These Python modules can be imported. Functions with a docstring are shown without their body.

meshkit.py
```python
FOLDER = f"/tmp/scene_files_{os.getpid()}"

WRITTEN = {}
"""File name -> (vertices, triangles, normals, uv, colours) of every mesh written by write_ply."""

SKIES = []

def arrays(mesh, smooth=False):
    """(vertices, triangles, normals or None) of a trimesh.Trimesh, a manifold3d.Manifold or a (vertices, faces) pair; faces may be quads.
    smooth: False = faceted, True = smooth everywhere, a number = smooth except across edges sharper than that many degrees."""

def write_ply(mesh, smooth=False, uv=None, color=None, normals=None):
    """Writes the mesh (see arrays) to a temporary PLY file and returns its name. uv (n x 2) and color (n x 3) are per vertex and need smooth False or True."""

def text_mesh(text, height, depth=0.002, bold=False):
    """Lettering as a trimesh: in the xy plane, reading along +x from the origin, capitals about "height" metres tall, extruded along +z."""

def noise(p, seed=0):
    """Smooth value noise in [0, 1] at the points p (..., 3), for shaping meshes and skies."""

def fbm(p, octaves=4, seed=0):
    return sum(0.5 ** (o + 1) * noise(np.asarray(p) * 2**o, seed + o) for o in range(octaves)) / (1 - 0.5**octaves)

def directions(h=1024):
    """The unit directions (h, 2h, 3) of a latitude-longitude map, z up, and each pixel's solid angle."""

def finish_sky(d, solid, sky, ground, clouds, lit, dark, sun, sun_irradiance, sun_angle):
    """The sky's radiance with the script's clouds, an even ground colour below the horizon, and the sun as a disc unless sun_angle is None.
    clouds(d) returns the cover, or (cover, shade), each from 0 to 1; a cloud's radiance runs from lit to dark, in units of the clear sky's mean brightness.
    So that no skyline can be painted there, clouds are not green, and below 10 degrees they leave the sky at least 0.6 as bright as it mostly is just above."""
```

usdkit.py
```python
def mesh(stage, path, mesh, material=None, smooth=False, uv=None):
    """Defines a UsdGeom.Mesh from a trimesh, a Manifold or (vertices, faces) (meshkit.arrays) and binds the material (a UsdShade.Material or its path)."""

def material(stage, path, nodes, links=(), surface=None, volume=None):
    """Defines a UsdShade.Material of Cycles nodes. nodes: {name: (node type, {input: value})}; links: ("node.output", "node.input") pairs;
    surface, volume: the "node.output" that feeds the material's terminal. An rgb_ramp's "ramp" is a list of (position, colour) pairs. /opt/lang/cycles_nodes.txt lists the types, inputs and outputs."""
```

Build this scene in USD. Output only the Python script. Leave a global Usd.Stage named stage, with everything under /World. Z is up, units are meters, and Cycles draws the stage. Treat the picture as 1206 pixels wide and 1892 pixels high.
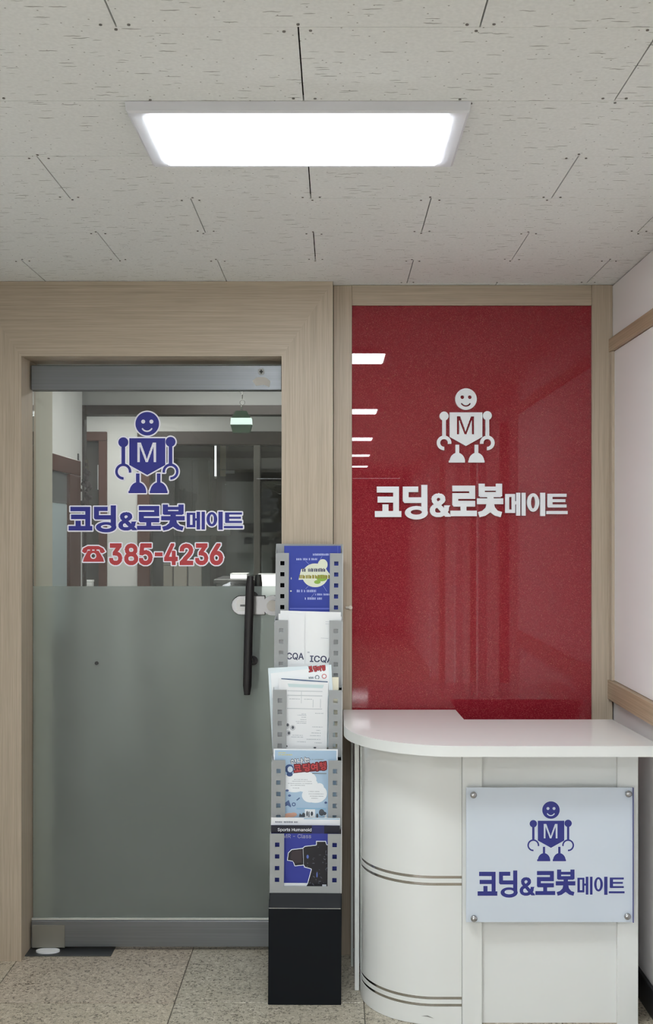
import math, random
import numpy as np, trimesh, usdkit, meshkit
from pxr import Usd, UsdGeom, UsdLux, Gf, Sdf
from shapely.geometry import Polygon, Point, LineString, box as sbox
from shapely import affinity
from shapely.ops import unary_union

stage = Usd.Stage.CreateInMemory()
UsdGeom.SetStageUpAxis(stage, UsdGeom.Tokens.z)
UsdGeom.SetStageMetersPerUnit(stage, 1.0)
UsdGeom.Xform.Define(stage, '/World')
rng = random.Random(7)

# ------------------------------------------------------------------ camera, air, light levels
FPX, VX, VY, EYE = 1967.0, 620.0, 985.0, 1.42        # focal length and vanishing point in pixels of the 1206 x 1892 frame; eye height
cam = UsdGeom.Camera.Define(stage, '/World/camera')
s = 24.0 / 1206
cam.CreateHorizontalApertureAttr(24.0)
cam.CreateVerticalApertureAttr(1892 * s)
cam.CreateFocalLengthAttr(FPX * s)
cam.CreateHorizontalApertureOffsetAttr((603 - VX) * s)
cam.CreateVerticalApertureOffsetAttr((VY - 946) * s)
cam.CreateClippingRangeAttr(Gf.Vec2f(0.02, 100))
cam.AddTranslateOp().Set(Gf.Vec3d(0, 0, EYE))
cam.AddRotateXOp().Set(90)
EXPOSURE = 0.75
cam.CreateExposureAttr(EXPOSURE)
LAMP, LAMP_IN, AMBIENT = 22.5, 6.0, 1.7
dome = UsdLux.DomeLight.Define(stage, '/World/sky')
dome.CreateIntensityAttr(AMBIENT)
dome.CreateColorAttr(Gf.Vec3f(0.92, 0.96, 1.0))

# key planes (metres from the eye, along y)
F, R, D = 3.53, 3.59, 3.635          # front of the door portal, red panel wall, door glass
ZC = EYE + 0.835                     # ceiling
XR, XL = 0.931, -1.213               # corridor walls


def wx(x, Y): return (x - VX) * Y / FPX
def wz(y, Y): return EYE - (y - VY) * Y / FPX

# ------------------------------------------------------------------ materials
LOOKS = '/World/Looks'
UsdGeom.Scope.Define(stage, LOOKS)
_m = {}


def pbr(name, color, rough=0.5, **kw):
    if name not in _m:
        _m[name] = usdkit.material(stage, f'{LOOKS}/{name}', {'p': ('principled_bsdf', dict(base_color=color, roughness=rough, **kw))}, [], surface='p.BSDF')
    return _m[name]


def lin(r, g, b):
    return tuple((c / 255 / 12.92) if c / 255 <= 0.04045 else ((c / 255 + 0.055) / 1.055) ** 2.4 for c in (r, g, b))


def wood(name, vertical, dark=lin(168, 153, 134), light=lin(196, 181, 162)):
    sc = (160, 160, 2.2) if vertical else (2.2, 160, 160)
    sc2 = (420, 420, 9) if vertical else (9, 420, 420)
    _m[name] = usdkit.material(stage, f'{LOOKS}/{name}', {
        'g': ('geometry', {}),
        'm1': ('mapping', dict(scale=sc)), 'n1': ('noise_texture', dict(scale=1.0, detail=3.0)),
        'm2': ('mapping', dict(scale=sc2)), 'n2': ('noise_texture', dict(scale=1.0, detail=2.0)),
        'mx': ('mix_float', dict(fac=0.45)),
        'r': ('rgb_ramp', dict(ramp=[(0.3, dark), (0.68, light)])),
        'p': ('principled_bsdf', dict(roughness=0.42)),
    }, [('g.position', 'm1.vector'), ('g.position', 'm2.vector'), ('m1.vector', 'n1.vector'), ('m2.vector', 'n2.vector'),
        ('n1.fac', 'mx.a'), ('n2.fac', 'mx.b'), ('mx.result', 'r.fac'), ('r.color', 'p.base_color')], surface='p.BSDF')
    return _m[name]


M_WV, M_WH = wood('wood_vertical', True), wood('wood_horizontal', False)
_m['wood_along'] = None


def wood_y(name):
    _m[name] = usdkit.material(stage, f'{LOOKS}/{name}', {
        'g': ('geometry', {}), 'm': ('mapping', dict(scale=(160, 2.2, 160))), 'n': ('noise_texture', dict(scale=1.0, detail=3.0)),
        'r': ('rgb_ramp', dict(ramp=[(0.3, lin(160, 138, 112)), (0.7, lin(186, 164, 138))])),
        'p': ('principled_bsdf', dict(roughness=0.42)),
    }, [('g.position', 'm.vector'), ('m.vector', 'n.vector'), ('n.fac', 'r.fac'), ('r.color', 'p.base_color')], surface='p.BSDF')
    return _m[name]


M_WY = wood_y('wood_along_wall')


def ceiling_mat():
    # mineral fibre board: short wavy fissures and pinholes
    N = {
        'g': ('geometry', {}), 'wig': ('noise_texture', dict(scale=60.0, detail=1.0)),
        'sep': ('separate_xyz', {}),
        'w1': ('math', dict(math_type='multiply_add', value2=0.007, value3=-0.0035)),
        'yy': ('math', dict(math_type='add')),
        'cx': ('combine_xyz', dict(z=0.0)),
        'm1': ('mapping', dict(scale=(11, 120, 1))), 'v1': ('voronoi_texture', dict(dimensions='2D', scale=1.0, randomness=0.9)),
        'len': ('separate_color', {}),
        'pick': ('math', dict(math_type='greater_than', value2=0.74)),
        'rad': ('math', dict(math_type='multiply_add', value2=0.13, value3=0.06)),
        'near': ('math', dict(math_type='less_than')),
        'dash': ('math', dict(math_type='multiply')),
        'm2': ('mapping', dict(scale=(34, 34, 1))), 'v2': ('voronoi_texture', dict(dimensions='2D', scale=1.0, randomness=1.0)),
        'c2': ('separate_color', {}),
        'pick2': ('math', dict(math_type='greater_than', value2=0.62)),
        'near2': ('math', dict(math_type='less_than', value2=0.055)),
        'dot': ('math', dict(math_type='multiply')),
        'any': ('math', dict(math_type='maximum')),
        'soft': ('math', dict(math_type='multiply', value2=0.62)),
        'n3': ('noise_texture', dict(scale=140.0, detail=2.0)),
        'base': ('rgb_ramp', dict(ramp=[(0.3, (0.76, 0.775, 0.765)), (0.7, (0.82, 0.835, 0.825))])),
        'mix': ('mix_color', dict(b=(0.17, 0.165, 0.145))),
        'p': ('principled_bsdf', dict(roughness=0.85)),
    }
    L = [('g.position', 'wig.vector'), ('g.position', 'sep.vector'), ('wig.fac', 'w1.value1'), ('sep.y', 'yy.value1'), ('w1.value', 'yy.value2'),
         ('sep.x', 'cx.x'), ('yy.value', 'cx.y'), ('cx.vector', 'm1.vector'), ('m1.vector', 'v1.vector'), ('v1.color', 'len.color'),
         ('len.r', 'pick.value1'), ('len.g', 'rad.value1'), ('v1.distance', 'near.value1'), ('rad.value', 'near.value2'),
         ('pick.value', 'dash.value1'), ('near.value', 'dash.value2'),
         ('g.position', 'm2.vector'), ('m2.vector', 'v2.vector'), ('v2.color', 'c2.color'), ('c2.r', 'pick2.value1'), ('v2.distance', 'near2.value1'),
         ('pick2.value', 'dot.value1'), ('near2.value', 'dot.value2'), ('dash.value', 'any.value1'), ('dot.value', 'any.value2'),
         ('any.value', 'soft.value1'), ('g.position', 'n3.vector'), ('n3.fac', 'base.fac'),
         ('base.color', 'mix.a'), ('soft.value', 'mix.fac'), ('mix.result', 'p.base_color')]
    return usdkit.material(stage, f'{LOOKS}/ceiling_board', N, L, surface='p.BSDF')


def granite(name, a, b, c):
    return usdkit.material(stage, f'{LOOKS}/{name}', {
        'g': ('geometry', {}),
        'v': ('voronoi_texture', dict(scale=130.0, randomness=1.0)), 'sc': ('separate_color', {}),
        'v2': ('voronoi_texture', dict(scale=330.0, randomness=1.0)), 'sc2': ('separate_color', {}),
        'n': ('noise_texture', dict(scale=9.0, detail=2.0)),
        'mx': ('mix_float', dict(fac=0.4)), 'mx2': ('mix_float', dict(fac=0.16)),
        'r': ('rgb_ramp', dict(ramp=[(0.20, c), (0.38, a), (0.60, a), (0.82, b)])),
        'p': ('principled_bsdf', dict(roughness=0.38)),
    }, [('g.position', 'v.vector'), ('g.position', 'v2.vector'), ('g.position', 'n.vector'), ('v.color', 'sc.color'), ('v2.color', 'sc2.color'),
        ('sc.r', 'mx.a'), ('sc2.g', 'mx.b'), ('mx.result', 'mx2.a'), ('n.fac', 'mx2.b'), ('mx2.result', 'r.fac'), ('r.color', 'p.base_color')], surface='p.BSDF')


def red_glass():
    return usdkit.material(stage, f'{LOOKS}/red_glitter_glass', {
        'g': ('geometry', {}),
        'v': ('voronoi_texture', dict(scale=380.0, randomness=1.0)), 'sc': ('separate_color', {}),
        'pick': ('math', dict(math_type='greater_than', value2=0.90)), 'near': ('math', dict(math_type='less_than', value2=0.30)),
        'and': ('math', dict(math_type='multiply')), 'am': ('math', dict(math_type='multiply')),
        'v2': ('voronoi_texture', dict(scale=480.0, randomness=1.0)), 'sc2': ('separate_color', {}),
        'base': ('rgb_ramp', dict(ramp=[(0.0, (0.22, 0.011, 0.021)), (0.6, (0.27, 0.016, 0.028)), (1.0, (0.35, 0.044, 0.054))])),
        'mix': ('mix_color', dict(b=(1.0, 0.55, 0.32))),
        'p': ('principled_bsdf', dict(roughness=0.0, ior=1.5)),
    }, [('g.position', 'v.vector'), ('v.color', 'sc.color'), ('sc.r', 'pick.value1'), ('v.distance', 'near.value1'),
        ('pick.value', 'and.value1'), ('near.value', 'and.value2'), ('and.value', 'am.value1'), ('sc.g', 'am.value2'),
        ('g.position', 'v2.vector'), ('v2.color', 'sc2.color'), ('sc2.r', 'base.fac'), ('base.color', 'mix.a'),
        ('am.value', 'mix.fac'), ('mix.result', 'p.base_color')], surface='p.BSDF')


def clear_glass():
    return usdkit.material(stage, f'{LOOKS}/clear_glass', {
        't': ('transparent_bsdf', dict(color=(0.955, 0.975, 0.965))), 'gl': ('glossy_bsdf', dict(color=(1, 1, 1), roughness=0.0)),
        'f': ('fresnel', dict(IOR=1.5)), 'm': ('mix_closure', {}),
    }, [('f.fac', 'm.fac'), ('t.BSDF', 'm.closure1'), ('gl.BSDF', 'm.closure2')], surface='m.closure')


def frosted():
    return usdkit.material(stage, f'{LOOKS}/frosted_film', {
        'tr': ('translucent_bsdf', dict(color=(0.82, 0.86, 0.85))),
        'rf': ('refraction_bsdf', dict(color=(0.95, 0.975, 0.96), roughness=0.4, IOR=1.12)),
        'df': ('principled_bsdf', dict(base_color=(0.50, 0.54, 0.53), roughness=0.5)),
        'm': ('mix_closure', dict(fac=0.82)), 'm2': ('mix_closure', dict(fac=0.11)),
    }, [('tr.BSDF', 'm.closure1'), ('rf.BSDF', 'm.closure2'), ('m.closure', 'm2.closure1'), ('df.BSDF', 'm2.closure2')], surface='m2.closure')


def brushed(name, col, rough):
    return usdkit.material(stage, f'{LOOKS}/{name}', {
        'g': ('geometry', {}), 'm': ('mapping', dict(scale=(2, 300, 300))), 'n': ('noise_texture', dict(scale=1.0, detail=2.0)),
        'r': ('rgb_ramp', dict(ramp=[(0.3, tuple(c * 0.85 for c in col)), (0.7, col)])),
        'p': ('principled_bsdf', dict(metallic=0.85, roughness=rough)),
    }, [('g.position', 'm.vector'), ('m.vector', 'n.vector'), ('n.fac', 'r.fac'), ('r.color', 'p.base_color')], surface='p.BSDF')


def emit(name, color, strength):
    return usdkit.material(stage, f'{LOOKS}/{name}', {'e': ('emission', dict(color=color, strength=strength))}, [], surface='e.emission')


M_CEIL, M_RED, M_GLASS, M_FROST = ceiling_mat(), red_glass(), clear_glass(), frosted()
M_GRAN = [granite('granite_warm', lin(188, 177, 158), lin(214, 204, 188), lin(110, 101, 88)),
          granite('granite_cool', lin(184, 176, 159), lin(211, 204, 190), lin(108, 101, 89)),
          granite('granite_rose', lin(188, 175, 158), lin(214, 203, 187), lin(111, 100, 88))]
M_STEEL = brushed('brushed_steel', (0.24, 0.25, 0.265), 0.40)
M_LENS = emit('lamp_diffuser', (0.915, 0.975, 1.0), LAMP)
M_LENS_IN = emit('inner_lamp_diffuser', (1.0, 0.97, 0.92), LAMP_IN)
M_WHITE = pbr('white_wall_panel', (0.84, 0.81, 0.81), 0.5)
M_WHITE2 = pbr('white_paint', (0.78, 0.78, 0.77), 0.6)
M_DESK = pbr('white_laminate', (0.76, 0.775, 0.76), 0.16)
M_ACRYL = pbr('white_acrylic', (0.84, 0.86, 0.90), 0.25)
M_CHROME = pbr('chrome', (0.46, 0.46, 0.47), 0.25, metallic=1.0)
M_STRIP = pbr('polished_strip', (0.45, 0.43, 0.40), 0.18, metallic=1.0)
M_BLACK = pbr('black_plastic', (0.012, 0.010, 0.012), 0.35)
M_BASEB = pbr('black_baseboard', (0.010, 0.011, 0.013), 0.4)
M_CARD = pbr('grey_card', (0.34, 0.352, 0.356), 0.55)
M_CARDB = pbr('black_card', (0.006, 0.0075, 0.010), 0.6, specular_ior_level=0.15)
M_EDGE = pbr('raw_card_edge', (0.50, 0.48, 0.44), 0.8)
M_GAP = pbr('dark_gap', (0.03, 0.03, 0.028), 0.9)
M_NAIL = pbr('dull_nail', (0.16, 0.15, 0.14), 0.5)
M_NAVY = pbr('navy_vinyl', lin(38, 42, 140), 0.4)
M_NAVYP = pbr('navy_print', lin(44, 50, 130), 0.4)
M_HALO = pbr('pale_vinyl', lin(240, 239, 250), 0.4)
M_REDV = pbr('red_vinyl', lin(184, 58, 64), 0.4)
M_PAPER = pbr('white_paper', (0.85, 0.86, 0.88), 0.6)

# ------------------------------------------------------------------ building helpers
_names = {}


def path_for(parent, name):
    base = parent.GetPath().pathString if parent is not None else '/World'
    k = (base, name)
    n = _names.get(k, 0)
    _names[k] = n + 1
    return f'{base}/{name}' + (f'_{n:03d}' if n else '')


def tag(p, label=None, cat=None, group=None, kind=None):
    for k, v in (('label', label), ('category', cat), ('group', group), ('kind', kind)):
        if v:
            p.SetCustomDataByKey(k, v)
    return p


def obj(name, mesh, mat, parent=None, smooth=False, label=None, cat=None, group=None, kind=None):
    m = usdkit.mesh(stage, path_for(parent, name), mesh, mat, smooth=smooth)
    return tag(m.GetPrim(), label, cat, group, kind)


def thing(name, label=None, cat=None, loc=(0, 0, 0), rot=None, group=None, kind=None):
    x = UsdGeom.Xform.Define(stage, path_for(None, name))
    x.AddTranslateOp().Set(Gf.Vec3d(*map(float, loc)))
    if rot is not None:
        x.AddRotateXYZOp().Set(Gf.Vec3f(*map(float, rot)))
    return tag(x.GetPrim(), label, cat, group, kind)


def bx(x0, x1, y0, y1, z0, z1):
    m = trimesh.creation.box((abs(x1 - x0), abs(y1 - y0), abs(z1 - z0)))
    m.apply_translation(((x0 + x1) / 2, (y0 + y1) / 2, (z0 + z1) / 2))
    return m


def bevel_box(x0, x1, y0, y1, z0, z1, r=0.003):
    pts = []
    for sx, a in ((1, x0), (-1, x1)):
        for sy, b in ((1, y0), (-1, y1)):
            for sz, c in ((1, z0), (-1, z1)):
                pts += [(a, b + sy * r, c + sz * r), (a + sx * r, b, c + sz * r), (a + sx * r, b + sy * r, c)]
    return trimesh.convex.convex_hull(np.array(pts))


def cat_(ms): return trimesh.util.concatenate(ms)


def polys(g):
    return [p for p in getattr(g, 'geoms', [g]) if isinstance(p, Polygon) and p.area > 1e-12]


def plate(g, depth, y=0.0):
    """A flat shape given in x and z, standing upright and facing -y: back at y, front at y - depth."""
    m = cat_([trimesh.creation.extrude_polygon(p, depth, engine='earcut') for p in polys(g)])
    v = m.vertices.copy()
    m.vertices = np.stack([v[:, 0], y - v[:, 2], v[:, 1]], 1)
    return m


def slab(g, z0, z1):
    m = cat_([trimesh.creation.extrude_polygon(p, z1 - z0, engine='earcut') for p in polys(g)])
    m.apply_translation((0, 0, z0))
    return m


def cyl_y(x, z, r, y0, y1, n=24):
    m = trimesh.creation.cylinder(radius=r, height=abs(y1 - y0), sections=n)
    m.apply_transform(trimesh.transformations.rotation_matrix(math.pi / 2, (1, 0, 0)))
    m.apply_translation((x, (y0 + y1) / 2, z))
    return m


def tube(points, r, n=10):
    pts = np.array(points, float)
    segs = []
    for a, b in zip(pts[:-1], pts[1:]):
        segs.append(trimesh.creation.cylinder(radius=r, segment=(a, b), sections=n))
    for p in pts[1:-1]:
        q = trimesh.creation.icosphere(subdivisions=1, radius=r)
        q.apply_translation(p)
        segs.append(q)
    return cat_(segs)


# ------------------------------------------------------------------ lettering and the emblem (flat shapes, y down in their own units)
def rects(*rs): return unary_union([sbox(a, b, c, d) for a, b, c, d in rs])
def ell(cx, cy, rx, ry): return affinity.scale(Point(cx, cy).buffer(1, 24), rx, ry, origin=(cx, cy))


def inter(text, bold=0.0):
    m = meshkit.text_mesh(text, 100.0, 1.0)
    f = m.faces[(m.face_normals[:, 2] < -0.9)]
    g = unary_union([Polygon(m.vertices[t][:, :2]).buffer(0.02) for t in f]).simplify(0.15)
    if bold:
        g = g.buffer(bold, join_style=2).simplify(0.15)
    return affinity.scale(g, 1, -1, origin=(0, 0))


def fit(g, x0, y0, x1, y1):
    a, b, c, d = g.bounds
    g = affinity.translate(g, -a, -b)
    g = affinity.scale(g, (x1 - x0) / (c - a), (y1 - y0) / (d - b), origin=(0, 0))
    return affinity.translate(g, x0, y0)


def big_glyphs():
    ko = rects((50, 66, 240, 118), (190, 66, 240, 290), (56, 152, 200, 203), (98, 218, 150, 290), (33, 275, 260, 327))
    ding = rects((272, 66, 404, 114), (272, 66, 322, 190), (285, 158, 440, 207), (430, 52, 482, 285)).union(Point(297, 182).buffer(25)).union(
        ell(388, 290, 98, 58)).difference(ell(388, 285, 48, 21)).difference(sbox(300, 212, 420, 226).difference(ell(388, 290, 98, 58)))
    amp = fit(inter('&', 5.0), 503, 120, 682, 327)
    ro = rects((695, 58, 890, 107), (840, 58, 890, 172), (700, 122, 890, 172), (695, 122, 745, 225), (705, 188, 890, 238), (765, 230, 815, 285), (678, 272, 905, 320)).union(Point(718, 214).buffer(23))
    bot = rects((920, 42, 972, 150), (1068, 42, 1120, 150), (930, 66, 1110, 102), (930, 113, 1110, 157), (993, 150, 1047, 175), (905, 167, 1130, 217)).union(
        Polygon([(988, 215), (1052, 215), (1058, 243), (1082, 272), (1120, 283), (1108, 328), (1058, 315), (1019, 287), (975, 317), (928, 328), (914, 284), (952, 272), (980, 246)]))
    z = lambda g: affinity.affine_transform(g, [4.638 / 8.614, 0, 0, 4.638 / 8.614, (920 - 685) * 4.638, (895 - 885) * 4.638])
    me = rects((105, 155, 262, 457), (255, 268, 290, 322), (278, 135, 345, 500)).difference(sbox(168, 203, 206, 402))
    me2 = sbox(365, 135, 430, 500)
    i = ell(548, 290, 97, 147).difference(ell(547, 290, 33, 95)).union(sbox(660, 135, 740, 505))
    tu = rects((775, 150, 1078, 200), (775, 150, 855, 360), (775, 237, 1060, 285), (785, 320, 1078, 370), (755, 423, 1095, 475)).union(Point(800, 345).buffer(25))
    out = [ko, ding, amp, ro, bot, z(me.union(me2)), z(i), z(tu)]
    return [affinity.translate(g, -33, -42) for g in out]        # whole line: 0..~1646 wide, 0..~306 tall


GLYPHS = big_glyphs()
GW = max(g.bounds[2] for g in GLYPHS)
GH = max(g.bounds[3] for g in GLYPHS)


def word_shapes(x0, x1, ztop, zbot, thin=0.0):
    """The eight characters placed in metres between x0..x1 and zbot..ztop."""
    sx, sz = (x1 - x0) / GW, (ztop - zbot) / GH
    out = []
    for k, g in enumerate(GLYPHS):
        t = thin if k < 5 else thin * 1.1
        gg = g.buffer(-t, join_style=2) if t else g
        out.append(affinity.affine_transform(gg, [sx, 0, 0, -sz, x0, ztop]))
    return out


def emblem_shapes(cx, ztop, zbot, rod=68, claw=65, gap=0.0):
    """Smiling robot: dict of shapes in metres."""
    S = (ztop - zbot) / (1450 - 83)
    mouth = LineString([(600 + 92 * math.sin(a), 318 + 92 * math.cos(a)) for a in np.linspace(-1.0, 1.0, 13)]).buffer(13)
    head = Point(603, 283).buffer(198, 32).difference(Point(535, 247).buffer(34)).difference(Point(673, 247).buffer(34)).difference(mouth)
    mm = fit(inter('M', 0.0), 437, 600, 752, 930)
    body = Polygon([(303, 527), (905, 527), (905, 978), (603, 1146), (303, 978)]).difference(mm)

    def arm(bx_, by, cxx, sgn):
        ring = Point(cxx, 1088).buffer(135, 32).difference(Point(cxx, 1088).buffer(135 - claw, 32))
        cut = Polygon([(cxx, 1088 + 18), (cxx + sgn * 300, 1088 + 18), (cxx + sgn * 300, 1400), (cxx + sgn * 10, 1400), (cxx + sgn * 4, 1200)])
        return Point(bx_, by).buffer(83, 24).union(sbox(bx_ - rod / 2, by, bx_ + rod / 2, 1088 - 135 + claw * 0.6)).union(ring.difference(cut))

    def leg(c, a, b):
        dome = affinity.scale(Point(c, 1440).buffer(1, 32), (b - a) / 2 - 6, 172, origin=(c, 1440)).intersection(sbox(a, 1200, b, 1432))
        return sbox(c - rod / 2, 1122, c + rod / 2, 1300).union(dome).union(sbox(a, 1412, b, 1450))
    shp = dict(head=head, body=body, arm=arm(200, 595, 200, 1), arm_2=arm(995, 587, 995, -1), leg=leg(444, 288, 585), leg_2=leg(795, 645, 945), letter_m=mm)
    return {k: affinity.affine_transform(g, [S, 0, 0, -S, cx - 603 * S, ztop + 83 * S]) for k, g in shp.items()}


def box_glyph(ch):
    """Small Korean block letters in a 100 x 100 box."""
    G = {
        'ko': rects((12, 8, 84, 24), (68, 8, 84, 72), (14, 36, 70, 50), (34, 58, 50, 84), (2, 80, 98, 96)),
        'ding': rects((6, 6, 60, 20), (6, 6, 22, 52), (6, 40, 66, 54), (76, 2, 92, 60)).union(ell(58, 78, 32, 20).difference(ell(58, 78, 15, 7))),
        'yeo': ell(32, 46, 28, 34).difference(ell(32, 46, 13, 18)).union(rects((56, 24, 76, 37), (56, 54, 76, 67), (76, 2, 92, 98))),
        'haeng': rects((20, 2, 40, 12), (6, 14, 54, 25), (62, 4, 72, 58), (80, 2, 92, 60), (70, 26, 84, 37)).union(ell(30, 42, 20, 14).difference(ell(30, 42, 9, 5))).union(ell(56, 78, 32, 20).difference(ell(56, 78, 15, 7))),
        'sin': Polygon([(30, 4), (44, 4), (44, 22), (64, 44), (54, 54), (37, 36), (18, 54), (6, 44), (30, 22)]).union(rects((76, 2, 92, 66), (16, 64, 32, 96), (16, 82, 92, 96))),
        'na': rects((8, 12, 24, 76), (8, 62, 60, 76), (68, 2, 84, 98), (80, 40, 98, 54)),
        'neun': rects((14, 4, 30, 34), (14, 22, 86, 36), (2, 44, 98, 58), (14, 64, 30, 96), (14, 82, 88, 96)),
    }
    return G[ch]


# ------------------------------------------------------------------ floor
floor = thing('floor', 'speckled beige granite tile floor', kind='structure')
obj('grout_bed', bx(-4, 3, -9.2, 9.2, -0.06, -0.004), pbr('grout', (0.10, 0.095, 0.085), 0.9), floor)
PX, X0, PY, Y0 = 0.572, -0.487, 0.572, 3.218
far = []
for j in range(-22, 10):
    for i in range(-6, 6):
        a, b = X0 + i * PX, Y0 + j * PY
        if a > 1.2 or a + PX < -2.6:
            continue
        t = bevel_box(a + 0.0012, a + PX - 0.0012, b + 0.0022, b + PY - 0.0022, -0.02, 0.0, 0.0012)
        if -3 <= j <= 1 and -3 <= i <= 2:
            obj('floor_tile', t, M_GRAN[rng.randrange(3)], floor)
        else:
            far.append(t)
obj('far_tiles', cat_(far), M_GRAN[0], floor, kind='stuff')

# ------------------------------------------------------------------ ceiling
ceiling = thing('ceiling', 'white fissured mineral fibre board ceiling', kind='structure')
obj('backing', bx(-4, 3, -9.2, 9.2, ZC + 0.012, ZC + 0.06), M_GAP, ceiling)
far, nails = [], []
TL, TW, TY = 0.6, 0.3, 2.058
for j in range(-37, 22):
    y0, y1 = TY + j * TW, TY + (j + 1) * TW
    off = -0.062 if j % 2 == 1 else -0.362
    if j >= 5:
        y1 = y0 + TW
    for i in range(-6, 5):
        x0, x1 = off + i * TL, off + (i + 1) * TL
        if x1 < XL - 0.05 and j < 5 or x0 > XR or x1 < -2.6:
            continue
        dz = rng.uniform(0, 0.0009)
        t = bx(x0 + 0.0014, x1 - 0.0014, y0 + 0.0005, y1 - 0.0005, ZC + dz, ZC + 0.012)
        if -2 <= j <= 4 and x1 > XL - 0.05:
            obj('ceiling_tile', t, M_CEIL, ceiling)
            for nx, ny in ((x0 + 0.022, y0 + 0.012), (x1 - 0.022, y0 + 0.012), (x0 + 0.022, y1 - 0.012), (x1 - 0.022, y1 - 0.012), ((x0 + x1) / 2 + rng.uniform(-.006, .006), y1 - 0.009), ((x0 + x1) / 2 + rng.uniform(-.006, .006), y0 + 0.009)):
                c = trimesh.creation.cylinder(radius=0.0027, height=0.002, sections=10)
                c.apply_translation((nx + rng.uniform(-.003, .003), ny + rng.uniform(-.003, .003), ZC))
                nails.append(c)
        else:
            far.append(t)
obj('far_tiles', cat_(far), M_CEIL, ceiling, kind='stuff')
obj('nail_heads', cat_(nails), M_NAIL, ceiling, kind='stuff')

# ------------------------------------------------------------------ back wall: wood portal round the door, wood frame round the red panel
wall = thing('wall_back', 'beige wood-grain wall with door portal', kind='structure')
OX0, OX1, OZ = -1.0418, -0.1795, 2.007          # door opening
PXR = -0.009                                    # right edge of the portal
ZT = ZC - 0.0005
obj('wood_post', plate(Polygon([(XL, 0), (OX0, 0), (OX0, OZ), (XL, ZT)]), 0.17, F + 0.17), M_WV, wall)
obj('wood_post', plate(Polygon([(OX1, 0), (PXR, 0), (PXR, ZT), (OX1, OZ)]), 0.17, F + 0.17), M_WV, wall)
obj('wood_header', plate(Polygon([(OX0, OZ), (OX1, OZ), (PXR, ZT), (XL, ZT)]), 0.17, F + 0.17), M_WH, wall)
RX0, RX1, RZ1 = wx(650, R), wx(1092, R), wz(565, R)
obj('masonry', bx(PXR, XR + 0.1, R + 0.02, R + 0.14, 0, ZT), M_WHITE2, wall)
obj('frame_stile', bevel_box(PXR + 0.0015, RX0, R - 0.006, R + 0.02, 0, ZT, 0.0012), M_WV, wall)
obj('frame_stile', bevel_box(RX1, XR - 0.0005, R - 0.012, R + 0.02, 0, ZT, 0.0012), M_WV, wall)
obj('frame_rail', bevel_box(RX0, RX1, R - 0.008, R + 0.02, RZ1, ZT, 0.0012), M_WH, wall)

# right wall: white boards between wood rails
wr = thing('wall_right', 'white panelled side wall with beige rails', kind='structure')
obj('masonry', bx(XR + 0.006, XR + 0.12, 1.76, R + 0.14, 0, ZT), M_WHITE2, wr)
obj('white_panel', bx(XR, XR + 0.006, 1.76, R + 0.02, 2.074, ZC - 0.004), M_WHITE, wr)
obj('white_panel', bx(XR - 0.002, XR + 0.006, 1.76, R, 0.929, 2.026), M_WHITE, wr)
obj('white_panel', bx(XR + 0.004, XR + 0.006, 1.76, R, 0.0, 0.861), M_WHITE, wr)
obj('upper_rail', bevel_box(XR - 0.014, XR + 0.006, 1.76, R - 0.012, 2.028, 2.072, 0.0015), M_WY, wr)
obj('lower_rail', bevel_box(XR - 0.018, XR + 0.006, 1.76, R - 0.012, 0.863, 0.927, 0.0015), M_WY, wr)
obj('corner_batten', bevel_box(XR - 0.012, XR + 0.001, R - 0.042, R - 0.013, 0.927, 2.028, 0.0015), M_WV, wr)
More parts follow.
